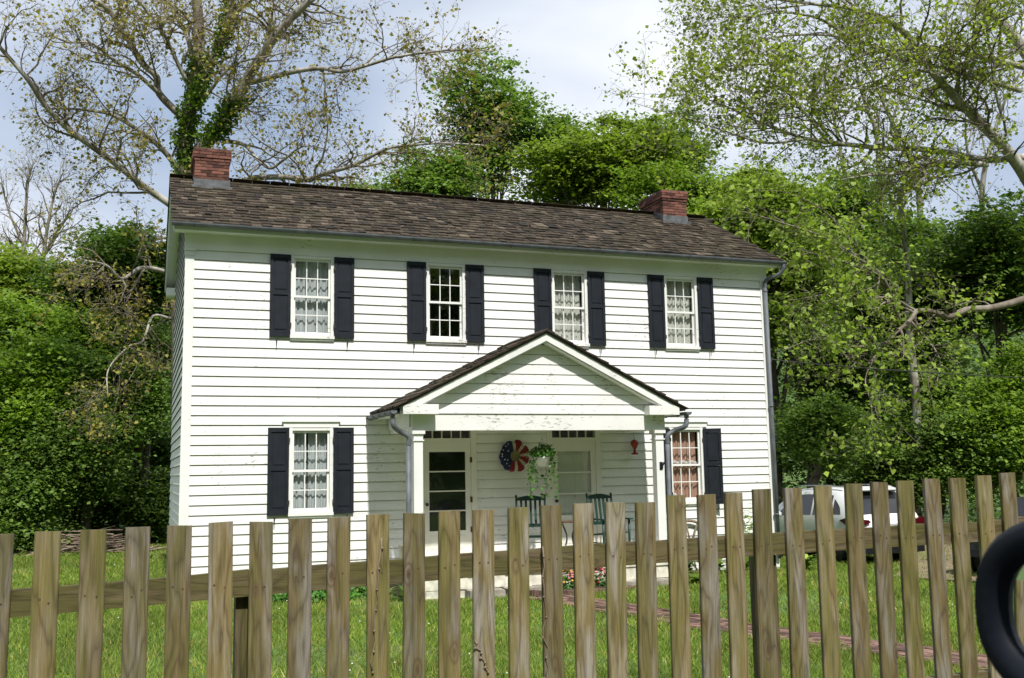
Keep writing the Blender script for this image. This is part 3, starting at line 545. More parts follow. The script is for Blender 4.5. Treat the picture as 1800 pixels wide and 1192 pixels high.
cc = curtain(OPEN[5], M['curt_coral'], 'coral pink pleated curtain in ground-floor window right of porch', 1, amp=.03)
v = MB(); o = OPEN[5]; zc = (o[2]+o[3])/2
for i in range(9): v.ball((o[0]+.11+i*.066, .105, zc+.055+.012*math.sin(i*2.1)), (.042, .022, .032))
tag(v.build('ruffled_valance', M['valance'], None, True), 'white ruffled trim lying across the middle rail of coral curtained window', 'valance')
st = MB(); st.lathe([(.042, 0), (.042, .002)], k=20); so = st.build('round_sticker', M['pot'], None, loc=(o[0]+.125, .052, o[2]+.16), rot=(R(90), 0, 0)); tag(so, 'small round white sticker with blue ring on lower pane of coral curtained window', 'sticker')
rg = MB(); rg.tube([(.022*math.cos(a), .022*math.sin(a), .003) for a in np.linspace(.7, 5.6, 14)], .006, 4); rg.build('blue_ring_mark', M['sticker'], so)

# ------------------------------------------------------------------ porch (part of the house)
PX, PH, PY, PF = 5.88, 2.66, -1.55, -1.86; PE, PA = 3.20, 4.53; PSL = (PA-PE)/PH; FZ = .58
for px, s in ((3.655, -1), (8.13, 1)):
    p = MB(); p.box(px-.078, px+.078, PY-.078, PY+.078, FZ, 2.66); p.box(px-.098, px+.098, PY-.098, PY+.098, 2.66, 2.68); p.box(px-.078, px+.078, PY-.078, PY+.078, 2.68, 2.775); p.box(px-.11, px+.11, PY-.11, PY+.11, 2.775, 2.832)
    p.box(px-.1, px+.1, PY-.1, PY+.1, FZ, FZ+.14); p.build('porch_post', M['trim'], house)
bm_ = MB(); bm_.box(3.55, 8.24, PY-.09, PY+.09, 2.834, 3.11)
for x0, x1 in ((3.55, 3.73), (8.06, 8.24)): bm_.box(x0, x1, PY+.091, -.03, 2.84, 3.10)
bm_.build('porch_beam', M['pedi'], house)
MB().box(3.40, 8.36, PY-.06, -.03, 3.112, 3.14).build('porch_ceiling', M['clean'], house)
ped = empty('pediment', parent=house); i = 0; pp = .172
while True:
    z = 3.115+i*pp; zt = z+pp-.018; hw = (PA-.16-z)/PSL-.02
    if hw < .1: break
    hw2 = max(.02, (PA-.16-zt)/PSL); me = MB().add([(PX-hw, PY-.112, z), (PX+hw, PY-.112, z), (PX+hw2, PY-.098, zt+.01), (PX-hw2, PY-.098, zt+.01), (PX-hw, PY-.09, z), (PX+hw, PY-.09, z), (PX+hw2, PY-.09, zt+.01), (PX-hw2, PY-.09, zt+.01)],
        [(0, 1, 2, 3), (5, 4, 7, 6), (4, 5, 1, 0), (1, 5, 6, 2), (4, 0, 3, 7), (3, 2, 6, 7)]).build('clapboard', M['pedi'], ped)
    i += 1
pr = MB()
for s in (-1, 1):
    A = lambda t: (PX+s*PH*t, PA-(PA-PE)*t)
    pr.prism([(PX, PA), (PX+s*PH, PE), (PX+s*PH, PE-.035), (PX, PA-.035)], 1, PF-.02, .0)
proof = pr.build('porch_roof', M['sheath'], house)
for s in (-1, 1):
    f = MB(); e = .93; f.prism([(PX, PA-.037), (PX+s*PH*e, PA-.037-(PA-PE)*e), (PX+s*PH*e, PA-.165-(PA-PE)*e), (PX, PA-.165)], 1, PF+.0, PF+.03); f.build('rake_board', M['trim'], house)
    f = MB(); f.prism([(PX, PA-.165), (PX+s*PH*e, PA-.165-(PA-PE)*e), (PX+s*PH*e, PA-.19-(PA-PE)*e), (PX, PA-.19)], 1, PF+.031, PY-.11); f.build('rake_soffit', M['trim'], house)
    a, b = sorted((PX+s*(PH-.12), PX+s*(PH-.72))); MB().box(a, b, PF-.012, PY-.08, 3.095, 3.255).build('cornice_return', M['pedi'], house)
    a, b = sorted((PX+s*(PH-.05), PX+s*(PH-.3))); MB().box(a, b, PY-.079, -.03, 3.10, 3.135).build('eave_soffit', M['trim'], house)
    a, b = sorted((PX+s*(PH-.3), PX+s*(PH-.42))); MB().box(a, b, PY+.0, -.03, 2.90, 3.10).build('eave_fascia', M['trim'], house)
pj = MB(); q = random.Random(21); pan = math.atan(PSL); pl = PH/math.cos(pan)
for s in (-1, 1):
    nr = 12; ex = pl/nr
    for r in range(nr):
        y = PF-.06
        while y < -.02:
            w = q.uniform(.12, .24); y1 = min(y+w, -.01); t0 = (r-.15)*ex+q.uniform(-.02, .02); t1 = t0+ex*1.7; th = q.uniform(.018, .04); lift = .012; pts = []
            t1 = min(t1, pl)
            for (t, h) in ((t0, lift), (t0, lift+th), (t1, .012), (t1, .002)):
                pts.append((PX+s*(PH-t*math.cos(pan))+s*h*math.sin(pan), PE+t*math.sin(pan)+h*math.cos(pan)))
            pj.prism(pts if s > 0 else pts[::-1], 1, y+.003, y1-.003); y += w
    pj.prism([(PX, PA+.02), (PX+s*.14, PA+.02-.14*PSL), (PX+s*.14, PA+.045-.14*PSL), (PX, PA+.045)], 1, PF-.06, -.02)
tag(pj.build('shingle_field', M['shingle'], proof), kind='stuff')
for s in (-1, 1):
    x = PX+s*(PH+.045); g = MB(); half_round(g, (x, PF-.06, PE-.055), (x, -.03, PE-.045), .062); go = g.build('gutter', M['gutter'], house)
    for y in (-1.5, -1.05, -.6, -.15): MB().tube([(x+.068*math.cos(t), y, PE-.05-.068*math.sin(t)) for t in np.linspace(0, math.pi, 8)], .006, 4).build('gutter_hanger', M['gutter'], go)
    px = 3.655 if s < 0 else 8.13; dx = px+s*.165
    d = MB(); P = bez([(x, PF+.04, PE-.10), (x, PF+.04, PE-.20), (x-s*.03, PF+.05, PE-.31), (x-s*.16, PY-.10, PE-.38), (dx, PY-.08, PE-.47), (dx, PY-.06, PE-.62)], 40)
    rr = .043+.004*(np.arange(len(P)) % 2); d.tube(P, rr, 10); d.tube([(dx, PY-.06, PE-.61), (dx, PY-.06, .3)], .043, 10); d.build('downspout', M['gutter'], house, True)
# floor and foundation
MB().box(3.35, 8.42, PF-.02, -.03, FZ-.11, FZ).build('porch_floor', M['found'], house)
q = random.Random(9); fs = empty('porch_foundation', parent=house); sm = []
for k in range(4):
    vs = [(a+q.uniform(-.03, .03), b+q.uniform(-.02, .02), c+q.uniform(-.05, .05)) for c in (0, 1) for a, b in ((0, 0), (1, 0), (1, 1), (0, 1))]; sm.append(MB().add(vs, [(0, 3, 2, 1), (4, 5, 6, 7), (0, 1, 5, 4), (1, 2, 6, 5), (2, 3, 7, 6), (3, 0, 4, 7)]).mesh('foundation_stone', M['found']))
for row in range(2):
    x = 3.38
    while x < 8.38:
        w = min(q.uniform(.3, .6), 8.40-x); link('foundation_stone', sm[q.randrange(4)], fs, (x, PF+.02+q.uniform(-.02, .02), .05+row*.21), (0, 0, 0), (w-.012, .25, .205)); x += w
MB().box(3.4, 8.38, PF+.2, -.05, -.2, FZ-.115).build('foundation_core', M['mortar'], fs)
q = random.Random(2)
for k, (a, b) in enumerate(((4.35, 5.0), (5.0, 5.75), (6.95, 7.6), (7.6, 8.25))):
    link('step_stone', sm[k], None, (a+.01, -2.12, .02), (0, 0, q.uniform(-.02, .02)), (b-a-.03, .36, .22)).data = MB().add([v.co[:] for v in sm[k].vertices], [tuple(p.vertices) for p in sm[k].polygons]).mesh('step_stone', M['stone'])
ss = [o for o in bpy.data.objects if o.name.startswith('step_stone')]
for o, l in zip(ss, ('leftmost grey step stone at foot of porch, below the paned dark door', 'second grey step stone from left, beside the flower bed', 'grey step stone right of the flower bed at porch foot', 'rightmost grey step stone below right porch post')): tag(o, l, 'step', 'step stones along porch foot')
# doors
def door(c, kind):
    d = empty('door', parent=house); cs = MB(); cs.box(c-.56, c-.45, -.04, .08, FZ, 2.99); cs.box(c+.45, c+.56, -.04, .08, FZ, 2.99); cs.box(c-.449, c+.449, -.035, .08, 2.69, 2.76); cs.box(c-.449, c+.449, -.035, .08, 2.93, 2.99); cs.box(c-.449, c+.449, -.10, .08, FZ+.01, FZ+.10); cs.build('frame', M['clean'], d)
    for k in range(1, 5): x = c-.449+.898*k/5; MB().box(x-.01, x+.01, .0, .03, 2.761, 2.929).build('transom_muntin', M['clean'], d)
    for k in range(5): x = c-.449+.898*k/5; MB().add([(x, .02, 2.76), (x+.1796, .02, 2.76), (x+.1796, .02, 2.93), (x, .02, 2.93)], [(0, 1, 2, 3)]).build('transom_pane', M['glass'], d)
    s = MB(); y0, y1 = -.03, .0; z0, z1 = FZ+.101, 2.689; ga, gb = c-.345, c+.345; gz = [1.09, 1.445, 1.80, 2.155, 2.51] if kind == 'dark' else [1.30, 1.70, 2.10, 2.50]
    s.box(c-.446, ga, y0, y1, z0, z1); s.box(gb, c+.446, y0, y1, z0, z1); s.box(ga, gb, y0, y1, z0, gz[0]); s.box(ga, gb, y0, y1, gz[-1], z1)
    for z in gz[1:-1]: s.box(ga, gb, y0+.003, y1-.003, z-.012, z+.012)
    s.box(ga+.02, gb-.02, y0-.006, y0-.0005, z0+.09, gz[0]-.09); s.build('storm_door', M['clean'], d)
    for a, b in zip(gz, gz[1:]): MB().add([(ga, -.012, a), (gb, -.012, a), (gb, -.012, b), (ga, -.012, b)], [(0, 1, 2, 3)]).build('pane', M['glass'], d)
    k = MB(); k.lathe([(.012, 0), (.012, .03), (.032, .04), (.034, .06), (.02, .075)], k=12); k.build('knob', M['iron'], d, True, (c-.40, -.03, 1.57), (R(90), 0, 0))
    for z in (1.1, 1.64, 2.36): MB().box(c+.43, c+.47, -.048, -.031, z-.05, z+.05).build('hinge', M['rust'] if kind == 'dark' else M['clean'], d)
    if kind == 'pale':
        p = MB(); p.box(c-.446, c+.446, .05, .085, FZ+.1, 2.689)
        for a, b in ((-.36, -.04), (.04, .36)):
            for z0, z1 in ((.85, 1.45), (1.6, 2.2), (2.3, 2.55)): p.box(c+a, c+b, .038, .0495, z0, z1)
        p.build('inner_door', M['clean'], d)
for c, k in DOORS: door(c, k)
# porch lamp, flag holder
lp = MB(); lp.lathe([(.02, .0), (.025, -.03), (.085, -.055), (.10, -.085), (.09, -.088)], (0, 0, 0), 16); lo = lp.build('porch_lamp', M['iron'], None, True, (5.89, -.7, 3.11)); tag(lo, 'small dark ceiling lamp under the porch, right above the wreath', 'lamp')
lb = MB(); lb.ball((0, 0, -.13), (.035, .035, .055), 10); lb.build('bulb', M['bulb'], lo, True)
fh = MB(); fh.box(-.03, .03, -.01, 0, -.07, .07); fh.tube([(0, -.008, -.03), (.03, -.07, .06)], .018, 8); tag(fh.build('flag_holder', M['black'], None, loc=(8.14, PY-.079, 2.19)), 'small black flag bracket screwed to the right porch post', 'bracket')

# ------------------------------------------------------------------ leaves
def rand_dirs(rg, n):
    v = rg.normal(size=(n, 3)); return v/np.linalg.norm(v, axis=1)[:, None]
def leaf_mesh(name, C, size, mat, seed=0, flat=.5, shape='diamond', droop=.0):
    rg = np.random.default_rng(seed); n = len(C); nrm = rand_dirs(rg, n); nrm[:, 2] = np.abs(nrm[:, 2])+flat; nrm[:, 1] -= flat*.35; nrm /= np.linalg.norm(nrm, axis=1)[:, None]
    a = rand_dirs(rg, n); a[:, 2] -= droop; a -= nrm*(a*nrm).sum(1)[:, None]; a /= np.linalg.norm(a, axis=1)[:, None]+1e-9; b = np.cross(nrm, a)
    s = (size*(.45+rg.uniform(0, 1, n)**1.6*1.0))[:, None]
    if shape == 'diamond': T = [(0, 0, 0), (.5, .36, .10), (1, 0, 0), (.5, -.36, .10)]
    elif shape == 'long': T = [(0, 0, 0), (.45, .17, .07), (1, 0, -.1), (.45, -.17, .07)]
    elif shape == 'maple': T = [(0, 0, 0), (.3, .46, .06), (.6, .28, 0), (1, 0, -.05), (.6, -.28, 0), (.3, -.46, .06)]
    else: T = [(0, 0, 0), (.15, .42, .06), (.45, .30, .0), (.62, .52, .08), (.72, .20, .0), (1.05, 0, -.04), (.72, -.20, 0), (.62, -.52, .08), (.45, -.30, 0), (.15, -.42, .06)]
    k = len(T); V = np.stack([C+s*(t[0]*a+t[1]*b+t[2]*nrm) for t in T], 1).reshape(-1, 3)
    return npmesh(name, V, np.arange(n*k).reshape(n, k), mat)
def clumps(rg, lobes, n_clump, per, cr, shell=.25, flatz=.36):
    vol = np.array([l[3]*l[4]*l[5] for l in lobes])**.7; vol /= vol.sum(); out = []
    pick = rg.choice(len(lobes), n_clump, p=vol); L_ = np.array(lobes); d = rand_dirs(rg, n_clump); r = rg.uniform(shell**2, 1, n_clump)**.5
    C = L_[pick, :3]+d*L_[pick, 3:]*r[:, None]
    off = rg.normal(size=(n_clump, per, 3))*.5*cr; off[:, :, 2] *= flatz
    k = (.35+rg.uniform(0, 1, n_clump)**2*1.9)[:, None, None]; return (C[:, None]+off*k).reshape(-1, 3), C
def wobble(rg, a, b, n, amp):
    a, b = np.array(a), np.array(b); t = np.linspace(0, 1, n)[:, None]; w = rg.normal(size=(n, 3))*amp; w[0] = 0; w[-1] = 0; w = (w+np.roll(w, 1, 0))*.5; w[0] = 0; return a+(b-a)*t+w
def dense_tree(name, label, box, d, leafmat, n_clump=420, per=26, leaf=.16, seed=0, cr=.55, group=None, cat='tree', bark='bark', nl=20, trunk_r=.16, depth=None, base_uv=None):
    rg = np.random.default_rng(seed); u0, v0, u1, v1 = box; c = at((u0+u1)/2, (v0+v1)/2, d); rx = (u1-u0)/2*d/FPX; rz = (v1-v0)/2*d/FPX; ry = depth or min(rx, rz)*.8
    lobes = []
    for i in range(nl):
        q = rand_dirs(rg, 1)[0]*rg.uniform(.15, .85); k = rg.uniform(.24, .54); k2 = rg.uniform(.45, .8); lobes.append((c[0]+q[0]*rx, c[1]+q[1]*ry, c[2]+q[2]*rz*.95, rx*k*1.15, ry*k*1.1, rz*k*k2))
    bx_, by_ = (c[0]+rg.normal()*.3, c[1]+.3) if base_uv is None else base_uv
    gz = float(gh(bx_, by_)); T = empty(name, (bx_, by_, gz)); tag(T, label, cat, group); o = np.array([bx_, by_, gz])
    tb = MB(); top = np.array([c[0], c[1], c[2]+rz*.5]); tp = wobble(rg, o-[0, 0, .2], top, 9, .12); tb.tube(tp-o, np.linspace(trunk_r, trunk_r*.25, 9), 8)
    tr = tb.build('trunk', M[bark], T, True)
    for l in lobes:
        lb_ = MB()
        k = rg.integers(3, 8); p = wobble(rg, tp[k], l[:3], 6, .12); lb_.tube(p-o, np.linspace(trunk_r*.4, .015, 6), 5)
        for _ in range(3):
            e = np.array(l[:3])+rand_dirs(rg, 1)[0]*np.array(l[3:])*.85; lb_.tube(wobble(rg, p[rg.integers(2, 6)], e, 5, .1)-o, np.linspace(.028, .007, 5), 4)
        lb_.build('limb', M[bark], T, True)
    C, _ = clumps(rg, lobes, n_clump, per, cr); tag(link('crown', leaf_mesh('crown', C-o, leaf*1.15, M[leafmat], seed+1, .8), T), kind='stuff'); return T

# ------------------------------------------------------------------ traced, open-crowned sycamores
def grow(rg, P, rad, tubes, leafpts, lv, cfg):
    seglen = np.linalg.norm(np.diff(P, axis=0), axis=1); cum = np.r_[0, np.cumsum(seglen)]; Ln = cum[-1]
    n = max(1, int(Ln*cfg['dens'][lv]*rg.uniform(.8, 1.2)))
    for _ in range(n):
        t = rg.uniform(cfg['start'][lv], 1)**.85; s = t*Ln; i = min(np.searchsorted(cum, s, side='right')-1, len(P)-2); f = (s-cum[i])/max(seglen[i], 1e-6); p = P[i]+(P[i+1]-P[i])*f; tg = (P[i+1]-P[i])/max(seglen[i], 1e-6)
        r = rad[i]*(1-f)+rad[i+1]*f; q = rg.normal(size=3); q -= tg*(q@tg); q /= np.linalg.norm(q)+1e-9
        dr = tg*rg.uniform(.35, .9)+q*rg.uniform(.6, 1.1)+np.array([0, 0, cfg['up'][lv]]); dr /= np.linalg.norm(dr)
        l = cfg['len'][lv]*rg.uniform(.45, 1.25)*(1-.45*t); m_ = cfg['seg'][lv]; pts = [p]; cur = dr
        for k in range(m_):
            cur = cur+rg.normal(size=3)*cfg['wig']+np.array([0, 0, cfg['curl'][lv]]); cur /= np.linalg.norm(cur); pts.append(pts[-1]+cur*l/m_)
        pts = np.array(pts); r0 = min(r*.55, cfg['rmax'][lv]); rr = np.linspace(r0, max(.004, r0*.3), m_+1); tubes.tube(pts, rr, 4 if lv < 1 else 3, False)
        if lv+1 < len(cfg['dens']): grow(rg, pts, rr, tubes, leafpts, lv+1, cfg)
        if lv >= cfg['leaf_lv']:
            for _k in range(cfg['nleaf']): j = rg.integers(1, m_+1); leafpts.append(pts[j]+rg.normal(size=3)*cfg['lsp'])
def limb_tree(name, label, limbs, cfg, leafmat, bark, leaf, seed, base, group=None, shape='maple', thin=1.0, leaf_droop=.2):
    rg = np.random.default_rng(seed); o = np.array([base[0], base[1], float(gh(base[0], base[1]))]); T = empty(name, tuple(o)); tag(T, label, 'tree', group); leafpts = []; tw = MB()
    for k, (pts, d0, d1, r0, r1, trunk) in enumerate(limbs):
        n = len(pts); P = np.array([at(u, v, d0+(d1-d0)*i/(n-1)) if not isinstance(u, tuple) else np.array(u) for i, (u, v) in enumerate(pts)]); P = bez(P, 7*(n-1)); P = P+np.stack([.05*np.sin(np.linspace(0, 1.6*n, len(P))+rg.uniform(0, 6)) for _ in range(3)], 1)*np.linspace(0, 1, len(P))[:, None]; r0 *= .70; r1 *= .72
        rad = np.linspace(r0, r1, len(P)); b = MB(); b.tube(P-o, rad, 9); b.build('trunk' if trunk else 'limb', M[bark] if not isinstance(trunk, str) else M[trunk], T, True)
        if trunk != 'syclow': grow(rg, P, rad, tw, leafpts, 0, cfg)
    tw.v = (np.array(tw.v)-o).tolist(); tag(tw.build('twigs', M['syclow'], T), kind='stuff')
    L_ = np.array(leafpts)-o; tag(link('crown', leaf_mesh('crown', L_, leaf, M[leafmat], seed+5, .25, shape, leaf_droop), T), kind='stuff'); return T
H = lambda pts: [(u/2, v/2) for u, v in pts]                     # left picture crop
Zr = lambda pts: [(1080+u*.4196, v*.4196) for u, v in pts]
Zl = lambda pts: [(1340+u*.3777, 450+v*.3777) for u, v in pts]
cfgL = dict(dens=[3.6, 4.8, 7.0], start=[.12, .15, .1], up=[.25, .1, -.05], len=[2.3, 1.05, .5], seg=[7, 5, 3], wig=.26, curl=[.03, .0, -.06], rmax=[.035, .014, .007], leaf_lv=2, nleaf=3, lsp=.09)
bl = at(322, 1000, 27.5)
trunkbase = lambda u, v: (u, v)
limb_tree('sycamore_tree', 'tall pale-limbed sycamore with sparse young leaves rising behind the left chimney', [
    ([(322, 960), (320, 760), (320, 560), (322, 420), (324, 330), (328, 250)], 28, 28, .42, .30, 'syclow'),
    (H([(656, 500), (664, 400), (690, 280), (700, 180), (692, 60), (680, -60)]), 28, 27.5, .30, .17, 'syclow'),
    (H([(690, 280), (672, 180), (650, 100), (610, 30), (575, -30)]), 28, 29, .13, .06, False),
    (H([(690, 380), (740, 230), (790, 120), (812, 60), (832, -40)]), 28, 27, .20, .10, False),
    (H([(812, 66), (850, 30), (900, -20)]), 27.2, 26.6, .07, .04, False),
    (H([(690, 540), (745, 480), (800, 400), (850, 320), (900, 220), (950, 150), (1010, 90), (1100, -10)]), 28, 26, .27, .13, False),
    (H([(935, 165), (952, 80), (950, -30)]), 26.8, 27.6, .11, .07, False),
    (H([(880, 290), (960, 270), (1050, 250), (1130, 240), (1200, 250), (1300, 230), (1400, 200), (1500, 180), (1600, 175), (1740, 185)]), 27, 24, .11, .02, False),
    (H([(650, 770), (600, 720), (500, 650), (420, 590), (330, 520), (230, 440), (150, 360), (90, 280), (0, 160), (-80, 40)]), 28, 24, .15, .06, False),
    (H([(650, 640), (600, 560), (540, 500), (480, 450), (390, 400), (290, 390), (190, 385)]), 28, 26, .13, .03, False),
    (H([(684, 350), (650, 270), (600, 170), (550, 90), (480, -20)]), 28, 26.5, .09, .05, False),
    (H([(660, 430), (560, 330), (550, 270), (500, 220), (450, 140), (410, 80), (380, 30), (310, -20)]), 28, 27, .15, .08, False),
    (H([(560, 330), (480, 260), (400, 210), (330, 160), (240, 150), (150, 100)]), 27.6, 25, .09, .025, False),
    (H([(790, 495), (860, 510), (900, 560), (950, 590), (1000, 560), (1060, 520), (1150, 530)]), 28, 25, .09, .02, False),
    (H([(700, 680), (850, 640), (900, 625), (1000, 625), (1080, 630), (1150, 605), (1250, 580), (1350, 530), (1450, 505), (1550, 500), (1700, 520)]), 28, 24.5, .14, .02, False),
    (H([(696, 372), (740, 320), (790, 260), (850, 215), (960, 190), (1060, 180)]), 28, 25, .07, .02, False),
    ([(300, 480), (250, 470), (215, 490), (185, 470), (150, 455)], 28, 25.5, .09, .03, False),
    ([(300, 560), (268, 556), (250, 600), (225, 612), (190, 650), (185, 700)], 28, 25, .06, .015, False),
    ],
    cfgL, 'l_syc', 'syc', .086, 11, (bl[0], bl[1]))
# ivy sheathing the left sycamore stems
def ivy(pts, d, w, n, seed, label):
    rg = np.random.default_rng(seed); P = bez([at(u, v, d) for u, v in pts], 40); k = rg.integers(0, len(P), n); a = rg.uniform(0, 6.28, n); r = w*rg.uniform(.75, 1.35, n)*(1+.35*np.sin(k*.7))
    C = P[k]+np.stack([np.cos(a)*r, np.sin(a)*r, rg.normal(size=n)*.12], 1); o = P[0]; T = empty('ivy_vine', tuple(o)); tag(T, label, 'ivy'); tag(link('leaves', leaf_mesh('leaves', C-o, .12, M['l_ivy'], seed, .1, 'diamond', .5), T), kind='stuff')
    st = MB(); st.tube(P-o+np.array([0, -w*.8, 0]), .02, 5); st.build('stem', M['bark'], T, True)
ivy(H([(650, 620), (650, 500), (668, 400), (690, 270), (690, 200)]), 27.8, .23, 2300, 3, 'dense green ivy climbing the main stem behind the left chimney')
ivy(H([(690, 350), (740, 230), (785, 130), (805, 60), (822, 0)]), 27.4, .17, 1500, 4, 'thin ivy strand climbing the upper middle sycamore stem')
ivy(H([(740, 490), (790, 420), (840, 340)]), 27.3, .24, 1500, 5, 'bright ivy wrapping the right-leaning sycamore stem above the chimney')

cfgR = dict(dens=[3.4, 4.2, 5.2], start=[.08, .12, .1], up=[.15, .1, .0], len=[2.7, 1.2, .55], seg=[7, 5, 3], wig=.2, curl=[.02, .01, -.04], rmax=[.04, .016, .007], leaf_lv=2, nleaf=4, lsp=.10)
rb = at(1900, 1000, 29)
limb_tree('sycamore_tree', 'big green-leaved sycamore arching in from the upper right corner', [
    ([(1900, 960), (1880, 700), (1850, 480), (1815, 320)], 29, 29, .50, .36, 'syclow'),
    (Zr([(1760, 800), (1690, 690), (1620, 600), (1500, 480), (1400, 380), (1330, 300), (1250, 170), (1150, 90), (1000, 40), (850, 15), (650, -10)]), 29, 26, .26, .04, False),
    (Zr([(1800, 300), (1650, 265), (1550, 240), (1450, 225), (1300, 205), (1100, 210), (1000, 250), (860, 310), (760, 390)]), 29, 25.5, .15, .025, False),
    (Zr([(1740, 655), (1550, 670), (1400, 640), (1250, 620), (1100, 620), (900, 600), (820, 580), (720, 550), (560, 500), (450, 440), (300, 370)]), 29, 25, .15, .015, False),
    (Zr([(1560, 690), (1400, 680), (1280, 690), (1200, 720), (1090, 730), (960, 760)]), 28.5, 26, .12, .02, False),
    (Zr([(1800, 330), (1640, 110), (1560, 50), (1490, -40)]), 29.3, 30, .24, .16, False),
    (Zr([(1330, 300), (1250, 300), (1180, 330), (1090, 375), (940, 380), (820, 420)]), 27.5, 25.5, .07, .015, False),
    (Zr([(1700, 380), (1600, 350), (1500, 320), (1380, 280), (1200, 250), (1000, 170), (850, 140), (700, 150), (560, 190), (430, 210)]), 28.8, 25, .11, .012, False),
    (Zr([(1000, 170), (860, 80), (700, 50), (560, 70), (420, 80), (320, 120)]), 26.6, 24.8, .06, .01, False),
    (Zr([(1150, 90), (1020, 110), (850, 230), (700, 260), (520, 270), (380, 300), (250, 290)]), 27, 25, .06, .01, False),
    (Zr([(900, 600), (800, 480), (700, 370), (560, 300), (400, 200)]), 26.5, 25, .06, .012, False),
    (Zr([(820, 580), (640, 600), (500, 560), (350, 510), (200, 470), (90, 430)]), 26, 24.5, .05, .008, False),
    (Zr([(850, 15), (700, 30), (560, 20), (440, -10)]), 26.3, 25, .04, .01, False)],
    cfgR, 'l_sycg', 'syc', .098, 12, (rb[0], rb[1]))
# pale bare stems farther back
cfgB = dict(dens=[2.0, 3.0, 3.5], start=[.25, .2, .1], up=[.5, .3, .1], len=[2.6, 1.3, .6], seg=[6, 4, 3], wig=.18, curl=[.05, .03, .0], rmax=[.05, .02, .009], leaf_lv=2, nleaf=1, lsp=.08)
for k, (lab, L_) in enumerate((('slender pale-trunked tree seen between the right sycamore limbs', [Zr([(1290, 1200), (1270, 760), (1200, 600), (1150, 480), (1080, 330), (1020, 230)]), Zr([(1200, 600), (1160, 540), (1200, 400), (1220, 250)])]),
                               ('twin-stemmed pale tree behind the right chimney side of the woods', [Zr([(1110, 1200), (1105, 620), (1060, 450), (1020, 330), (1000, 200)]), Zr([(960, 700), (920, 500), (890, 400), (880, 300)])]),
                               ('pale tree leaning right at far right edge of the woods', [Zr([(1560, 1200), (1540, 800), (1580, 600), (1640, 420), (1700, 300)]), Zr([(1540, 800), (1480, 640), (1470, 450)])]))):
    b = at(L_[0][0][0], 930, 42); limb_tree('pale_tree', lab, [(l, 42, 41, .20 if i == 0 else .11, .04, True) for i, l in enumerate(L_)], cfgB, 'l_syc', 'syc', .16, 40+k, (b[0], b[1]), 'pale bare trees in the right woods', 'diamond')
for k, (lab, L_) in enumerate((('pale bare tree far left above the shrubs, thicker left trunk', [[(45, 900), (46, 520), (42, 430), (50, 330), (60, 280)], [(44, 440), (20, 380), (0, 320)]]), ('slim white-trunked bare tree just right of another at far left', [[(70, 900), (72, 520), (78, 440), (95, 350), (110, 300)], [(76, 450), (105, 400), (130, 370)]]))):
    b = at(L_[0][0][0], 900, 46); limb_tree('pale_tree', lab, [(l, 46, 45, .20 if i == 0 else .10, .03, True) for i, l in enumerate(L_)], dict(cfgB, dens=[3.0, 3.6, 4.0], nleaf=1), 'l_syc', 'syc', .12, 50+k, (b[0], b[1]), 'pale bare trees at far left', 'diamond')
# low limb with lit sprays in front of right-hand woods
cfgS = dict(dens=[3.2, 4.0, 4.0], start=[.1, .15, .1], up=[.05, .05, .0], len=[1.9, .9, .45], seg=[6, 4, 3], wig=.2, curl=[-.03, -.03, -.04], rmax=[.03, .013, .006], leaf_lv=1, nleaf=4, lsp=.10)
sb = at(1607, 1000, 28)
limb_tree('sycamore_tree', 'mottled sycamore with low sprawling limb of pale leaves right of the house', [
    ([(1607, 980), (1612, 740), (1600, 600), (1596, 480), (1580, 330)], 30, 30, .20, .10, 'syc'),
    (Zl([(1420, 120), (1250, 190), (1080, 240), (950, 250), (870, 280), (800, 260), (720, 260), (690, 290), (640, 340), (590, 400), (520, 470), (470, 500), (400, 470)]), 28, 25.5, .15, .03, False),
    (Zl([(640, 310), (600, 190), (540, 80), (440, 0), (330, -60)]), 26.5, 24.5, .09, .02, False),
    (Zl([(600, 190), (500, 80), (380, 30), (270, 0), (150, -40)]), 26, 24, .05, .012, False),
    (Zl([(590, 400), (450, 420), (340, 400), (220, 400), (90, 430)]), 26, 23.5, .05, .012, False),
    (Zl([(520, 470), (480, 580), (500, 700), (520, 830)]), 25.7, 24.5, .03, .008, False),
    (Zl([(690, 300), (790, 420), (830, 520), (820, 620)]), 26.5, 25, .04, .01, False),
    (Zl([(600, 190), (420, 200), (280, 180), (120, 200)]), 26, 23.5, .04, .01, False),
    (Zl([(440, 0), (260, -100), (80, -160), (-60, -190), (-200, -220)]), 25.2, 25, .05, .01, False),
    (Zl([(540, 80), (420, -60), (300, -200), (140, -280), (-40, -320)]), 25.8, 26, .05, .01, False)],
    cfgS, 'l_light', 'syclow', .125, 13, (sb[0], sb[1]))
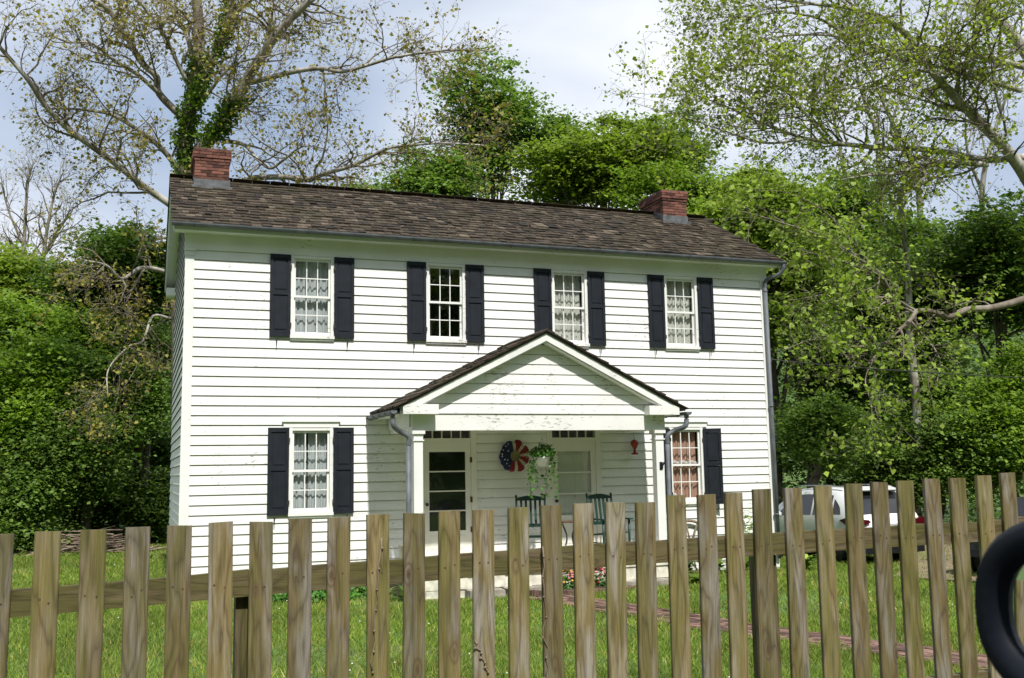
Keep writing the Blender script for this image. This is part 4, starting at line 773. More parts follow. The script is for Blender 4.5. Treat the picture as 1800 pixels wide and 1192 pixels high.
# ------------------------------------------------------------------ leafy trees round about
TREES = [
 ('leafy_tree', 'tall mid-green tree topping the skyline left of the bright cloud', (738, 70, 975, 400), 44, 'l_mid', 640, .20),
 ('leafy_tree', 'mid-green tree shoulder right of the tallest crown behind the roof', (920, 160, 1060, 340), 43, 'l_mid', 320, .20),
 ('leafy_tree', 'broad green tree behind the roof left of the tallest crown', (660, 195, 890, 440), 40, 'l_mid', 620, .18),
 ('leafy_tree', 'broad yellow-green tree directly behind the middle of the roof', (880, 185, 1240, 450), 36, 'l_olive', 950, .17),
 ('leafy_tree', 'small tree tip poking up behind the yellow-green crown', (1090, 170, 1260, 360), 46, 'l_mid', 340, .20),
 ('leafy_tree', 'bright spring-green tree just behind the right chimney', (1080, 265, 1350, 480), 34, 'l_bright', 680, .16),
 ('leafy_tree', 'low mid-green tree showing over the roof ridge, left of centre', (560, 290, 760, 450), 40, 'l_mid', 330, .17),
 ('leafy_tree', 'pale green sycamore foliage mass beside the right roof end', (1210, 300, 1500, 640), 33, 'l_light', 900, .18),
 ('leafy_tree', 'deep green tree at right, behind the sprawling pale limb', (1440, 320, 1720, 720), 34, 'l_mid', 1000, .17),
 ('leafy_tree', 'dark green tree at the right edge below the big sycamore', (1620, 290, 1880, 700), 31, 'l_dark', 1000, .16),
 ('leafy_tree', 'dark low tree right of the house corner, behind the white car', (1360, 540, 1600, 900), 33, 'l_dark', 900, .15),
 ('leafy_tree', 'bright-leaved small tree above the white car roof line', (1540, 600, 1760, 900), 31, 'l_mid', 800, .15),
 ('leafy_tree', 'bright leafy tree at far right edge above the fence', (1690, 580, 1900, 920), 29, 'l_bright', 800, .14),
 ('leafy_tree', 'dark round-topped tree left of the house, below the long bare limb', (95, 335, 320, 640), 33, 'l_dark', 900, .16),
 ('leafy_tree', 'bright green shrubby tree at left below the pale bare trunks', (-40, 500, 160, 760), 31, 'l_bright', 650, .15),
 ('leafy_tree', 'bright green shrubby tree left of house, right of another like it', (110, 510, 300, 760), 32, 'l_bright', 600, .15),
 ('leafy_tree', 'bright tree with hanging foliage at left edge above the fence', (-90, 560, 120, 880), 29, 'l_bright', 700, .15),
 ('leafy_tree', 'shady dark tree at left behind the brush pile', (-60, 690, 170, 970), 34, 'l_dark', 800, .15),
 ('leafy_tree', 'shady dark tree beside the left house wall', (140, 680, 330, 970), 34, 'l_dark', 800, .15),
 ('leafy_shrub', 'low green sapling overhanging the brush pile', (50, 600, 260, 930), 29.5, 'l_mid', 620, .12),
 ('leafy_shrub', 'mid-green thicket at the left picture edge behind the fence', (-80, 780, 110, 985), 28, 'l_mid', 420, .12),
 ('leafy_shrub', 'dark thicket right behind the brush pile', (95, 790, 235, 965), 30.5, 'l_dark', 380, .12),
 ('leafy_shrub', 'leafy sapling against the rear corner of left house wall', (205, 560, 310, 780), 31, 'l_mid', 380, .12),
 ('leafy_shrub', 'dark thicket between brush pile and house', (205, 770, 320, 970), 31, 'l_dark', 380, .12),
 ('leafy_tree', 'olive-leaved tree filling the left edge below the bare limbs', (-90, 400, 120, 620), 35, 'l_olive', 560, .16),
 ('leafy_shrub', 'bright sapling catching light right of the house wall', (1385, 640, 1520, 880), 28, 'l_mid', 420, .12),
 ('leafy_shrub', 'leafy thicket behind the white car', (1480, 720, 1660, 930), 30, 'l_dark', 480, .12),
 ('leafy_shrub', 'lit thicket right of the white car', (1630, 700, 1830, 930), 29, 'l_mid', 520, .12),
 ('leafy_tree', 'yellow-green sycamore crown just right of the right chimney', (1200, 262, 1470, 470), 32, 'l_light', 560, .15),
 ('leafy_tree', 'mid-green crown above the sprawling pale limb', (1370, 290, 1640, 500), 38, 'l_mid', 560, .16),
 ('leafy_tree', 'mid-green tree filling the gap under the big sycamore limbs', (1480, 360, 1700, 560), 37, 'l_mid', 560, .16)]
for k, (n, lab, box, d, lm_, nc, lf) in enumerate(TREES): dense_tree(n, lab, box, d, lm_, int(nc*(1.1 if d > 39 else 1.25)), 30, lf*.86, 100+k*7, .62 if d < 38 else .75, 'leafy trees round the house')
# far wooded hillside, reads as one mass
def far_wood():
    rg = np.random.default_rng(77); n = 3600; x = rg.uniform(-60, 130, n); y = 46+rg.uniform(0, 1, n)**1.5*80; z = gh(x, y)+rg.uniform(0, 1, n)*(7.5+3*np.sin(x*.35+y*.2)+2*np.sin(x*1.1+2)); C = np.stack([x, y, z], 1)
    P = (C[:, None]+rg.normal(size=(n, 19, 3))*np.array([1.1, 1.1, .7])).reshape(-1, 3); o = link('far_wood', leaf_mesh('far_wood', P, .55, M['l_far'], 78, .5)); tag(o, 'distant wooded hillside seen beyond the nearer trees', 'wood', kind='stuff')
    n = 2300; x = rg.uniform(-75, 75, n); y = rg.uniform(-56, -33, n); z = gh(x, y)+rg.uniform(0, 1, n)*(19+3*np.sin(x*.3)+2*np.sin(x*.9)); C = np.stack([x, y, z], 1)
    P = (C[:, None]+rg.normal(size=(n, 15, 3))*np.array([1.3, 1.3, .9])).reshape(-1, 3); o = link('unseen_roadside_wood', leaf_mesh('unseen_roadside_wood', P, 1.2, M['l_far'], 80, .5)); tag(o, 'out-of-view wooded slope across the road, added to cut the low sky', 'wood', kind='stuff')  # behind the camera; added and raised to block low sky light
    n = 1500; u = np.r_[rg.uniform(-120, 330, n//2), rg.uniform(1340, 1950, n-n//2)]; C = np.array([at(a, b, c) for a, b, c in zip(u, rg.uniform(560, 990, n), rg.uniform(36, 40, n))]); P = (C[:, None]+rg.normal(size=(n, 18, 3))*np.array([.5, .5, .3])).reshape(-1, 3)
    o = link('undergrowth', leaf_mesh('undergrowth', P, .2, M['l_dark'], 79, .4)); tag(o, 'dark tangled undergrowth at the foot of the woods', 'undergrowth', kind='stuff')
far_wood()

# ------------------------------------------------------------------ lawn grass
def grass():
    rg = np.random.default_rng(5); n = 390000; d = 9.5+rg.uniform(0, 1, n)**1.15*26; u = rg.uniform(-150, 1950, n); X = CAM[0]+d*np.array([ray(a, 900)[:2] for a in (0,)])[0][0]*0
    lat = (u-900)/FPX; f2 = CF[:2]/np.linalg.norm(CF[:2]); r2 = CR[:2]/np.linalg.norm(CR[:2]); xy = CAM[:2]+d[:, None]*(f2+lat[:, None]*r2); x, y = xy[:, 0], xy[:, 1]
    ok = ~((x > -.05) & (x < W+.05) & (y > -.05) & (y < D+.05)) & ~((x > 3.3) & (x < 8.45) & (y > -2.2) & (y < 0)) & (y > -13) & (y < 24)
    pa = np.array(PATH); dist = np.full(n, 9.)
    for a, b in zip(pa, pa[1:]):
        ab = b-a; t = np.clip(((xy-a)@ab)/(ab@ab), 0, 1); dist = np.minimum(dist, np.linalg.norm(xy-a-t[:, None]*ab, axis=1))
    ok &= dist > .34+.09*np.sin(x*5+y*4)+.05*np.sin(x*17-y*11); dr = np.abs((x-14.5)*.71-(y+1.9)*.71); ok &= ~((dr < 1.2) & (x > 13.5) & (rg.uniform(0, 1, n) < .75))
    worn = np.sin(x*.9+1.3*np.sin(y*.7))+np.cos(y*1.15+np.sin(x*.6)*1.5); ok &= ~((worn > 1.15) & (rg.uniform(0, 1, n) < .6))
    x, y, d = x[ok], y[ok], d[ok]; n = len(x); z = gh(x, y); patch = .5+.5*np.sin(x*1.3+np.sin(y*.9)*2)*np.cos(y*1.1+x*.4)
    hgt = (.035+.045*rg.uniform(0, 1, n))*(.7+.6*patch)*(1+d*.012); wd = .0045+.00038*d; a = rg.uniform(0, 6.28, n); le = rg.normal(size=(n, 2))*.6*hgt[:, None]
    bx_, by_ = np.cos(a)*wd, np.sin(a)*wd; V = np.stack([np.stack([x-bx_, y-by_, z-.005], 1), np.stack([x+bx_, y+by_, z-.005], 1), np.stack([x+le[:, 0], y+le[:, 1], z+hgt], 1)], 1).reshape(-1, 3)
    dry = rg.uniform(0, 1, n) < .07+.10*np.clip(worn[ok], 0, 1); F3 = np.arange(3*n).reshape(n, 3); Vd = V[F3[dry].ravel()]; V = V[F3[~dry].ravel()]
    tag(link('dry_grass', npmesh('dry_grass', Vd, np.arange(len(Vd)).reshape(-1, 3), M['straw'])), 'straw-coloured dry blades scattered through the lawn', 'grass', kind='stuff')
    tag(link('grass', npmesh('grass', V, np.arange(len(V)).reshape(-1, 3), M['grass'])), 'short mown lawn grass between the fence and the house', 'grass', kind='stuff')
    k = rg.integers(0, n, 420); mb = MB()
    for i in k:
        if math.sin(x[i]*.8)+math.cos(y[i]*.7+1) > -.2: s = .011; c = (x[i], y[i], z[i]+.07); mb.add([(c[0]-s, c[1], c[2]), (c[0]+s, c[1], c[2]), (c[0], c[1]-s, c[2]), (c[0], c[1]+s, c[2]), (c[0], c[1], c[2]+s), (c[0], c[1], c[2]-s)], [(0, 2, 4), (2, 1, 4), (1, 3, 4), (3, 0, 4), (2, 0, 5), (1, 2, 5), (3, 1, 5), (0, 3, 5)])
    tag(mb.build('clover_blooms', M['clover']), 'scattered white clover blooms in the lawn', 'clover', kind='stuff')
grass()

# ------------------------------------------------------------------ picket fence
PK = [(1, 109, 931), (2, 188, 928), (3, 265, 924), (4, 337.5, 920.5), (5, 409, 916), (6, 480, 914), (7, 547.5, 909), (8, 615, 907), (9, 682, 902), (10, 746, 899), (11, 807, 896), (12, 866, 894), (13, 927, 890), (14, 984, 886), (15, 1040, 883), (16, 1096, 880), (17, 1148, 881), (18, 1202, 868), (19, 1255, 868), (20, 1302, 864), (21, 1351, 858), (22, 1405, 856), (23, 1458, 852), (24, 1511, 848), (25, 1556, 845), (26, 1601, 843), (27, 1647, 840), (28, 1692, 838), (29, 1738, 834), (30, 1780, 830), (0, 26, 935)]
fence = empty('picket_fence', (1.2, -13.97, .7)); tag(fence, 'weathered flat-topped wooden picket fence across the foreground', 'fence')
FA = -.0385
def fy(x): return -13.90-math.tan(.0385)*(x+1.187)
def fence_pt(u, v):                              # where the sight line meets the fence plane
    q = ray(u, v); n = np.array([math.tan(.0385), 1, 0]); p0 = np.array([-1.187, -13.90, 0]); return CAM+((p0-CAM)@n)/(q@n)*q
fl = np.array([-.0, 0, .7]); rng = random.Random(31); PWD = .0905
GREY = {5, 7, 19, 27, 15, 12}; PICK = []
for i, u, v in PK: p = fence_pt(u, v); PICK.append((p[0]-PWD, p[2], i))
xs_ = sorted(PICK); step = .152
for k in range(1, 54): PICK.append((xs_[0][0]-k*step, xs_[0][1]-k*step*.03, -k))
for k in range(1, 9): PICK.append((xs_[-1][0]+k*step, xs_[-1][1]+k*step*.03, 100+k))
# top rails: sections butted at the posts
RL = [(-60, 1062, 1098), (30, 1022, 1070), (424, 995, 1040), (770, 975, 1017), (1070, 958, 1000), (1320, 944, 985), (1500, 929, 968), (1740, 912, 946)]
def rail_pt(u, v):
    q = ray(u, v); n = np.array([math.tan(.0385), 1, 0]); p0 = np.array([-1.187, -13.878, 0]); return CAM+((p0-CAM)@n)/(q@n)*q
pts = [(rail_pt(u, a), rail_pt(u, b)) for u, a, b in RL]
xa = [p[0][0] for p in pts]; za = [p[0][2] for p in pts]; zb_ = [p[1][2] for p in pts]
def railz(x): k = np.polyfit(xa, za, 2); return float(np.interp(x, xa, np.polyval(k, xa))) if xa[0] <= x <= xa[-1] else float(za[0]+(x-xa[0])*.03 if x < xa[0] else za[-1]+(x-xa[-1])*.03)
RH = float(np.median(np.array(za)-np.array(zb_)))
NAIL = MB().lathe([(.0042, 0), (.0036, .0012)], k=8).mesh('nail', M['rust'])
NAIL.transform(Matrix.Rotation(R(90), 4, 'X'))
for x, zt, i in PICK:
    zb = zt-1.18+rng.uniform(-.02, .02); w = PWD+rng.uniform(-.0015, .0015); t = .021; e = .004; s = rng.uniform(-.004, .004); h = zt-zb; nz = 6
    mb = MB(); V = []; bow = rng.uniform(-.004, .004)
    for k in range(nz+1):
        zz = zb+h*k/nz-(e if k == nz else 0); bo = bow*math.sin(math.pi*k/nz)
        sl_ = s if k == nz else 0
        V += [(e+bo, -t, zz), (w-e+bo, -t, zz+sl_), (w+bo, -t+e, zz+sl_), (w+bo, -.0, zz+sl_), (bo, 0, zz), (bo, -t+e, zz)]
    F = []
    for k in range(nz):
        for j in range(6): F.append((k*6+j, k*6+(j+1) % 6, (k+1)*6+(j+1) % 6, (k+1)*6+j))
    F += [tuple(range(6))[::-1], tuple(nz*6+j for j in range(6))]; mb.add([(a, b, c-zb) for a, b, c in V], F)
    o = mb.build('picket', M['fence'], fence); o.location = (x-1.2, fy(x)+13.97, zb-.7); lean = R(-.35+rng.uniform(-.35, .35)); o.rotation_euler = (0, lean*-1, FA); o.location.x += -h*math.tan(-lean)
    g = 1.0 if i in GREY else rng.uniform(.35, 1.0); o.color = (g, rng.uniform(.6, 1.0) if i not in GREY else .2, rng.uniform(.72, 1.2), 1)
    if -9 < i < 40:
        for a_ in (.3, .7):
            zz = railz(x+.045)-RH*(.5+rng.uniform(-.15, .15)); link('nail', NAIL, o, (w*a_+rng.uniform(-.004, .004), -t-.0006, zz-zb))
posts = [-9.6, -7.25, -4.9, -2.55, -.27, 2.07, 4.4]
for a, b in zip(posts, posts[1:]):
    for dz in (0, -.72):
        mb = MB(); n = 8; V = []
        for k in range(n+1):
            x = a+(b-a)*k/n+(.0006 if k == 0 else -.0006 if k == n else 0); z = railz(x)+dz; y = fy(x)+.002; j = rng.uniform(-.004, .004)
            V += [(x-1.2, y+13.97, z-.7-RH), (x-1.2, y+.042+13.97, z-.7-RH), (x-1.2, y+.042+13.97, z-.7+j), (x-1.2, y+13.97, z-.7+j)]
        F = [(0, 1, 2, 3)[::-1], tuple(n*4+j for j in range(4))]
        for k in range(n):
            for j in range(4): F.append((k*4+j, k*4+(j+1) % 4, (k+1)*4+(j+1) % 4, (k+1)*4+j))
        o = mb.add(V, F).build('rail', M['fencex'], fence); o.color = (.15, 1, .68, 1); o.rotation_euler = (0, 0, 0)
for x in posts:
    z1 = railz(x)-RH-.005; mb = MB(); mb.box(-.045, .045, .0, .09, -1.3, 0); o = mb.build('post', M['fence'], fence, loc=(x-1.2, fy(x)+.045+13.97, z1-.7+.0)); o.color = (.1, 1, .6, 1)
# dried vine on pickets
for k, (u0, v0, u1, v1, lab) in enumerate(((668, 945, 650, 1180, 'dry knotted vine stem clinging to picket left of porch downspout'), (950, 960, 958, 1190, 'thin dry vine running down the picket edge before the flower bed'), (832, 1125, 855, 1180, 'short dead tendril on picket below the dark paned door'))):
    q = random.Random(k); n = 14; P = [fence_pt(u0+(u1-u0)*t+q.uniform(-5, 5)*min(1, t*4), v0+(v1-v0)*t)+np.array([0, -.026, 0]) for t in np.linspace(0, 1, n)]; mb = MB(); mb.tube(P, [q.uniform(.0022, .0042) for _ in range(n)], 5)
    for p in P[1::2]: mb.ball(p+np.array([q.uniform(-.005, .005), -.002, 0]), .0055, 5, 4)
    tag(mb.build('dry_vine', M['brush'], None, True), lab, 'vine')

# ------------------------------------------------------------------ things on and round the porch
def rocker(loc, rz, label):
    c = empty('rocking_chair', loc, rz); tag(c, label, 'chair', 'green rocking chairs on the porch'); g = M['green']
    for s in (-1, 1):
        p = MB(); p.tube([(s*.25, .22, .06), (s*.25, .24, .45), (s*.26, .34, 1.10)], [.021, .023, .018], 8); p.tube([(s*.26, .34, 1.10), (s*.262, .345, 1.135)], [.024, .012], 8); p.build('back_post', g, c, True)
        p = MB(); p.tube([(s*.27, -.25, .07), (s*.27, -.25, .66)], .021, 8); p.build('leg', g, c, True)
        p = MB(); p.box(s*.27-.05, s*.27+.05, -.33, .28, .66, .685); p.build('armrest', g, c)
        p = MB(); p.tube([(s*.26, y, .035+.10*(y-.05)**2) for y in np.linspace(-.42, .62, 12)], .02, 6); p.build('rocker', g, c, True)
        p = MB(); p.tube([(s*.26, -.25, .25), (s*.25, .22, .25)], .013, 6); p.build('side_stretcher', g, c)
    p = MB()
    for k in range(6): y = -.28+k*.09; p.box(-.25, .25, y, y+.075, .425-.01*k, .445-.01*k)
    p.build('seat', g, c)
    p = MB(); n = 10
    for k in range(n):
        x0, x1 = -.25+.5*k/n, -.25+.5*(k+1)/n; f = lambda x: 1.12-.10*(x/.25)**2*.5
        p.add([(x0, .325, 1.03), (x1, .325, 1.03), (x1, .33, f(x1)), (x0, .33, f(x0)), (x0, .35, 1.03), (x1, .35, 1.03), (x1, .355, f(x1)), (x0, .355, f(x0))], [(0, 1, 2, 3), (5, 4, 7, 6), (3, 2, 6, 7), (4, 5, 1, 0)])
    p.build('crest_rail', g, c)
    MB().box(-.24, .24, .255, .28, .56, .62).build('lower_back_rail', g, c)
    for k in range(5):
        x = -.17+k*.085; MB().add([(x-.02, .258, .61), (x+.02, .258, .61), (x+.02, .33, 1.04), (x-.02, .33, 1.04), (x-.02, .272, .61), (x+.02, .272, .61), (x+.02, .345, 1.04), (x-.02, .345, 1.04)], [(0, 1, 2, 3), (5, 4, 7, 6), (1, 5, 6, 2), (4, 0, 3, 7)]).build('slat', g, c)
rocker((5.92, -.95, FZ), R(-14), 'dark green slatted rocking chair below the hanging basket')
rocker((7.40, -.95, FZ), R(6), 'dark green slatted rocking chair in front of pale door, near right post')
t = empty('side_table', (6.70, -.75, FZ)); tag(t, 'small wire-legged table between the two rocking chairs', 'table'); MB().lathe([(.22, 0), (.225, .012), (.22, .025)], (0, 0, .62), 20).build('top', M['rust'], t)
for k in range(4): a = k*math.pi/2+.5; MB().tube(bez([(.19*math.cos(a), .19*math.sin(a), .62), (.07*math.cos(a), .07*math.sin(a), .34), (.21*math.cos(a), .21*math.sin(a), .0)], 14), .008, 5).build('leg', M['iron'], t, True)
# wreath
w = empty('wreath', (5.90, -.07, 2.42)); tag(w, 'red, white and blue ribbon wreath hanging between the porch doors', 'wreath'); mb = MB(); mb.tube([(.12*math.cos(a), 0, .12*math.sin(a)) for a in np.linspace(0, 2*math.pi, 25)], .035, 8, False); mb.build('burlap_ring', M['burlap'], w, True)
mb = MB(); mb.lathe([(.001, 0), (.085, 0), (.085, .01), (.001, .012)], k=18); mb.build('woven_centre', M['burlap'], w, rot=(R(90), 0, 0))
def loop(a, r0, r1, wd, mat, nm='ribbon_loop'):
    mb = MB(); d = np.array([math.cos(a), 0, math.sin(a)]); s = np.array([-math.sin(a), 0, math.cos(a)]); n = 9; k = 5; V = []
    for i in range(n):
        t = i/(n-1)*math.pi; rr = r0+(r1-r0)*math.sin(t)**.8; dep = -.075*(1-math.cos(t))/2*1.0
        for j in range(k): q = (j/(k-1)-.5)*2; V.append(d*rr*(1-.10*q*q)+s*wd*q*(.35+.65*math.sin(t))+np.array([0, dep+.012*math.cos(q*4), 0]))
    F = [(i*k+j, i*k+j+1, (i+1)*k+j+1, (i+1)*k+j) for i in range(n-1) for j in range(k-1)]; mb.add(V, F).build(nm, mat, w, True)
q = random.Random(6)
for k in range(16):
    a = R(22.5*k+5); deg = (22.5*k+5) % 360
    mt = M['blue'] if 115 < deg < 238 else (M['red'] if k % 2 else M['cream']); loop(a, .10, .31+q.uniform(-.02, .01) if mt is not M['cream'] else .27, .075 if mt is not M['cream'] else .055, mt)
for k in range(10): a = R(120+k*12.5+q.uniform(-4, 4)); r_ = q.choice((.17, .22, .26)); mb = MB(); mb.lathe([(.013, 0), (.001, .006)], k=5); mb.build('white_star', M['valance'], w, loc=(r_*math.cos(a), -.085, r_*math.sin(a)), rot=(R(90), 0, 0))
# hanging basket
hb = empty('hanging_basket', (6.02, -1.2, 2.21)); tag(hb, 'white hanging pot of trailing green plant under the porch beam', 'hanging basket'); MB().lathe([(.085, 0), (.095, .004), (.14, .15), (.145, .155), (.145, .17), (.132, .17), (.12, .13)], k=22).build('pot', M['pot'], hb, True)
mb = MB()
for k in range(3): a = k*2.1+.4; mb.tube([(.138*math.cos(a), .138*math.sin(a), .165), (.01*math.cos(a), .01*math.sin(a), .48)], .004, 5)
mb.tube([(0, 0, .47), (0, 0, .62), (.012, 0, .68)], [.012, .010, .005], 6); mb.tube([(.012, 0, .67), (.0, 0, .9)], .003, 5); mb.build('hanger', M['pot'], hb, True)
rg = np.random.default_rng(3); a = rg.uniform(0, 6.28, 520); rr = .24*np.sqrt(rg.uniform(0, 1, 520)); C = np.stack([rr*np.cos(a), rr*np.sin(a), .19+.22*rg.uniform(0, 1, 520)*(1-(rr/.27)**2)], 1); link('foliage', leaf_mesh('foliage', C, .062, M['l_pot'], 4, .3, 'diamond', .3), hb)
mb = MB(); Cs = []
for k in range(11):
    a = rg.uniform(-.7, 3.9); l = rg.uniform(.3, .72) if k > 2 else .75; p = np.array([.13*math.cos(a), .13*math.sin(a), .17]); P = [p]
    for i in range(9): p = p+np.array([math.cos(a)*.02*(i < 3)+rg.normal()*.014, math.sin(a)*.02*(i < 3)+rg.normal()*.014, .02 if i == 0 else -l/8]); P.append(p)
    mb.tube(P, .0028, 4)
    for p in P[2:]:
        for _ in range(rg.integers(1, 5)): Cs.append(p+rg.normal(size=3)*.025)
mb.build('trailing_stems', M['l_pot'], hb); link('trailing_leaves', leaf_mesh('trailing_leaves', np.array(Cs), .062, M['l_pot'], 5, .1, 'diamond', .6), hb)
# ornament
on = empty('hanging_ornament', (8.375, -.14, 2.42)); tag(on, 'red balloon-shaped ornament hanging on the wall left of right post', 'ornament'); MB().lathe([(.02, .10), (.05, .15), (.078, .21), (.07, .26), (.03, .285), (.005, .29)], k=14).build('balloon', M['redorn'], on, True); MB().lathe([(.07, 0), (.068, .03), (.03, .035), (.022, .10)], k=12).build('base', M['redorn'], on, True); MB().tube([(0, 0, .29), (0, .08, .68)], .003, 4).build('cord', M['iron'], on)
pl = empty('box_planter', (3.62, -.9, FZ)); tag(pl, 'small beige box standing on porch floor behind left post', 'planter'); MB().box(-.09, .09, -.09, .09, 0, .30).build('body', M['tan'], pl); MB().box(-.105, .105, -.105, .105, .30, .34).build('rim', M['tan'], pl)
# wagon wheel
ww = empty('wagon_wheel', (9.52, -.17, .62)); tag(ww, 'old wooden wagon wheel leaning below the coral curtained window', 'wheel'); ww.rotation_euler = (R(-8), 0, 0); rW = .50
MB().tube([(rW*math.cos(a), 0, rW*math.sin(a)) for a in np.linspace(0, 2*math.pi, 37)], .028, 6, False).build('rim', M['wagon'], ww, True); MB().lathe([(.05, -.08), (.08, -.03), (.08, .03), (.05, .08)], k=14).build('hub', M['wagon'], ww, True, rot=(R(90), 0, 0))
for k in range(12): a = k*math.pi/6+.13; MB().tube([(.07*math.cos(a), 0, .07*math.sin(a)), (.49*math.cos(a), 0, .49*math.sin(a))], [.02, .014], 6).build('spoke', M['wagon'], ww, True)
# cable
pw = [(W+.03, -.05, 4.36)]+[(W+.03+t*30, .05+t*7, 4.36+1.0*t-1.6*t*(1-t)) for t in np.linspace(.05, 1, 20)]; tag(MB().tube(pw, .012, 5).build('overhead_cable', M['iron'], None, True), 'thin overhead cable running from house corner into the right woods', 'cable')

# ------------------------------------------------------------------ plants by the house
def bushy(name, label, cat, x, y, rx, ry, rz, n, leaf, mat, seed, stems=8, shape='diamond', flat=.4, lift=.0, group=None):
    rg = np.random.default_rng(seed); z = float(gh(x, y)); T = empty(name, (x, y, z)); tag(T, label, cat, group); d = rand_dirs(rg, n); d[:, 2] = np.abs(d[:, 2]); r = rg.uniform(.3, 1, n)**.5; C = d*r[:, None]*np.array([rx, ry, rz]); C[:, 2] += lift
    C += .12*rx*np.stack([np.sin(C[:, 2]*30+seed), np.cos(C[:, 0]*20), np.sin(C[:, 0]*25)], 1); tag(link('foliage', leaf_mesh('foliage', C, leaf, M[mat], seed, flat, shape, .2), T), kind='stuff'); mb = MB()
    for k in range(stems): e = C[rg.integers(0, n)]*.8; mb.tube([(0, 0, -.02), e*.5+rg.normal(size=3)*.02, e], [.008, .006, .003], 4)
    mb.build('stems', M['bark'], T); return T
bushy('low_bush', 'low dark green bush at house foot below the left ground-floor window', 'bush', 2.05, -1.15, .55, .32, .33, 1500, .065, 'l_bush', 1); bushy('low_bush', 'smaller dark green bush nearest the left house corner side', 'bush', 1.35, -1.1, .34, .28, .24, 800, .06, 'l_bush', 2)
bushy('low_bush', 'dark green bush between the left window and porch', 'bush', 2.85, -1.2, .35, .3, .31, 900, .06, 'l_bush', 3)
def strap_plant(name, label, x, y, n, l, mat, seed, wd=.02, group=None, cat='plant', arch=.6):
    rg = random.Random(seed); z = float(gh(x, y)); T = empty(name, (x, y, z)); tag(T, label, cat, group); proto = []
    mb = MB()
    for k in range(n):
        a = rg.uniform(0, 6.28); L_ = l*rg.uniform(.6, 1.1); s = 7; V = []; up = rg.uniform(.6, 1.2)
        for i in range(s):
            t = i/(s-1); r_ = L_*arch*t*t*.9+.02; zz = L_*up*(t-.55*t*t); ww_ = wd*math.sin(math.pi*min(.97, .12+.88*t))**.7
            for sg in (-1, 1): V.append((r_*math.cos(a)-sg*ww_*math.sin(a), r_*math.sin(a)+sg*ww_*math.cos(a), zz+.25*ww_))
        mb.add(V, [(2*i, 2*i+1, 2*i+3, 2*i+2) for i in range(s-1)])
    mb.build('leaves', M[mat], T, True); return T
strap_plant('daylily', 'clump of long strappy leaves at the left end of the porch', 3.35, -1.95, 70, .50, 'l_mid', 1, .012); strap_plant('daylily', 'smaller strappy clump tucked against left porch foundation', 3.1, -1.7, 50, .42, 'l_mid', 2, .012)
for k, (x, y, l, lab) in enumerate(((9.0, -.75, .55, 'hosta nearest the right porch post'), (9.75, -.65, .60, 'large hosta below the coral curtained window'), (10.3, -.7, .55, 'hosta between window and right house corner'), (12.0, -.35, .60, 'pale variegated hosta at the right house corner'), (8.55, -2.0, .35, 'small hosta beside the rightmost porch step stone'))): strap_plant('hosta', lab, x, y, 46, l, 'l_hosta' if k == 3 else 'l_bright', 10+k, .075, 'hostas along the house foot', 'hosta')
bushy('climbing_shrub', 'loose leafy shrub at the wall beside the right downspout', 'bush', 10.75, -.35, .30, .2, 1.2, 420, .07, 'l_bright', 8, 10, lift=.1)
bed = MB(); bed.lathe([(1.0, 0), (.97, .05), (.5, .09), (.001, .1)], (0, 0, 0), 28, 1.0, .30); bo = bed.build('flower_bed_soil', M['soil'], None, True, (6.45, -2.1, float(gh(6.4, -2.1))-.0)); tag(bo, kind='structure')
me = MB().box(-.5, .5, -.5, .5, -.5, .5).mesh('brick', M['pathbrick'])
for k in range(24):
    a = math.pi+math.pi*(k+.5)/24; x, y = 1.04*math.cos(a), .36*math.sin(a); link('brick', me, bo, (x, y, .035), (0, 0, math.atan2(.36*math.cos(a), -1.04*math.sin(a))), (.13 if .3 < (k/24) < .7 else .11, .09, .10))
for k, (x, fl_, lab) in enumerate(((6.05, 'yellow', 'yellow and pink flowering bedding plant at left of the porch bed'), (6.28, 'pink', 'pink flowering plant second from left in porch bed'), (6.62, 'pink', 'pink flowering plant in middle right of porch bed'), (6.85, 'pink', 'rightmost pink flowering plant in the porch bed'))):
    T = bushy('bedding_flower', lab, 'flower', x, -2.12, .15, .15, .32, 420, .05, 'l_bush', 60+k, 6, lift=.06, group='flowers in the porch bed'); q = random.Random(k)
    for m_ in (fl_, 'pink' if k == 0 else 'red'):
        mb = MB()
        for _ in range(16): a = q.uniform(0, 6.28); e = q.uniform(0, 1.4); mb.ball((.15*math.cos(a)*math.cos(e), .15*math.sin(a)*math.cos(e)-.02, .06+.33*math.sin(e)+.02), (.026, .026, .02), 6, 4)
        tag(mb.build('blooms', M[m_], T), kind='stuff')
# brush pile
bp = empty('brush_pile', tuple(at(165, 980, 28.0))); tag(bp, 'heap of cut brushwood at the wood edge left of the house', 'brush pile'); bp.location.z = float(gh(bp.location.x, bp.location.y)); rg = np.random.default_rng(9); mb = MB()
for k in range(230):
    a = rg.uniform(-.5, .5)+(math.pi if rg.random() < .5 else 0); l = rg.uniform(.5, 1.6); c = np.array([rg.normal()*.62-.1, rg.normal()*.3, 0]); c[2] = rg.uniform(.02, .62)*max(.05, 1-abs(c[0]+.1)/1.05); e = rg.normal()*.14; d_ = np.array([math.cos(a), math.sin(a)*.7, e]); mb.tube([c-d_*l/2, c+rg.normal(size=3)*.04, c+d_*l/2], [rg.uniform(.008, .03), .015, .004], 4)
mb.build('branches', M['brush'], bp)

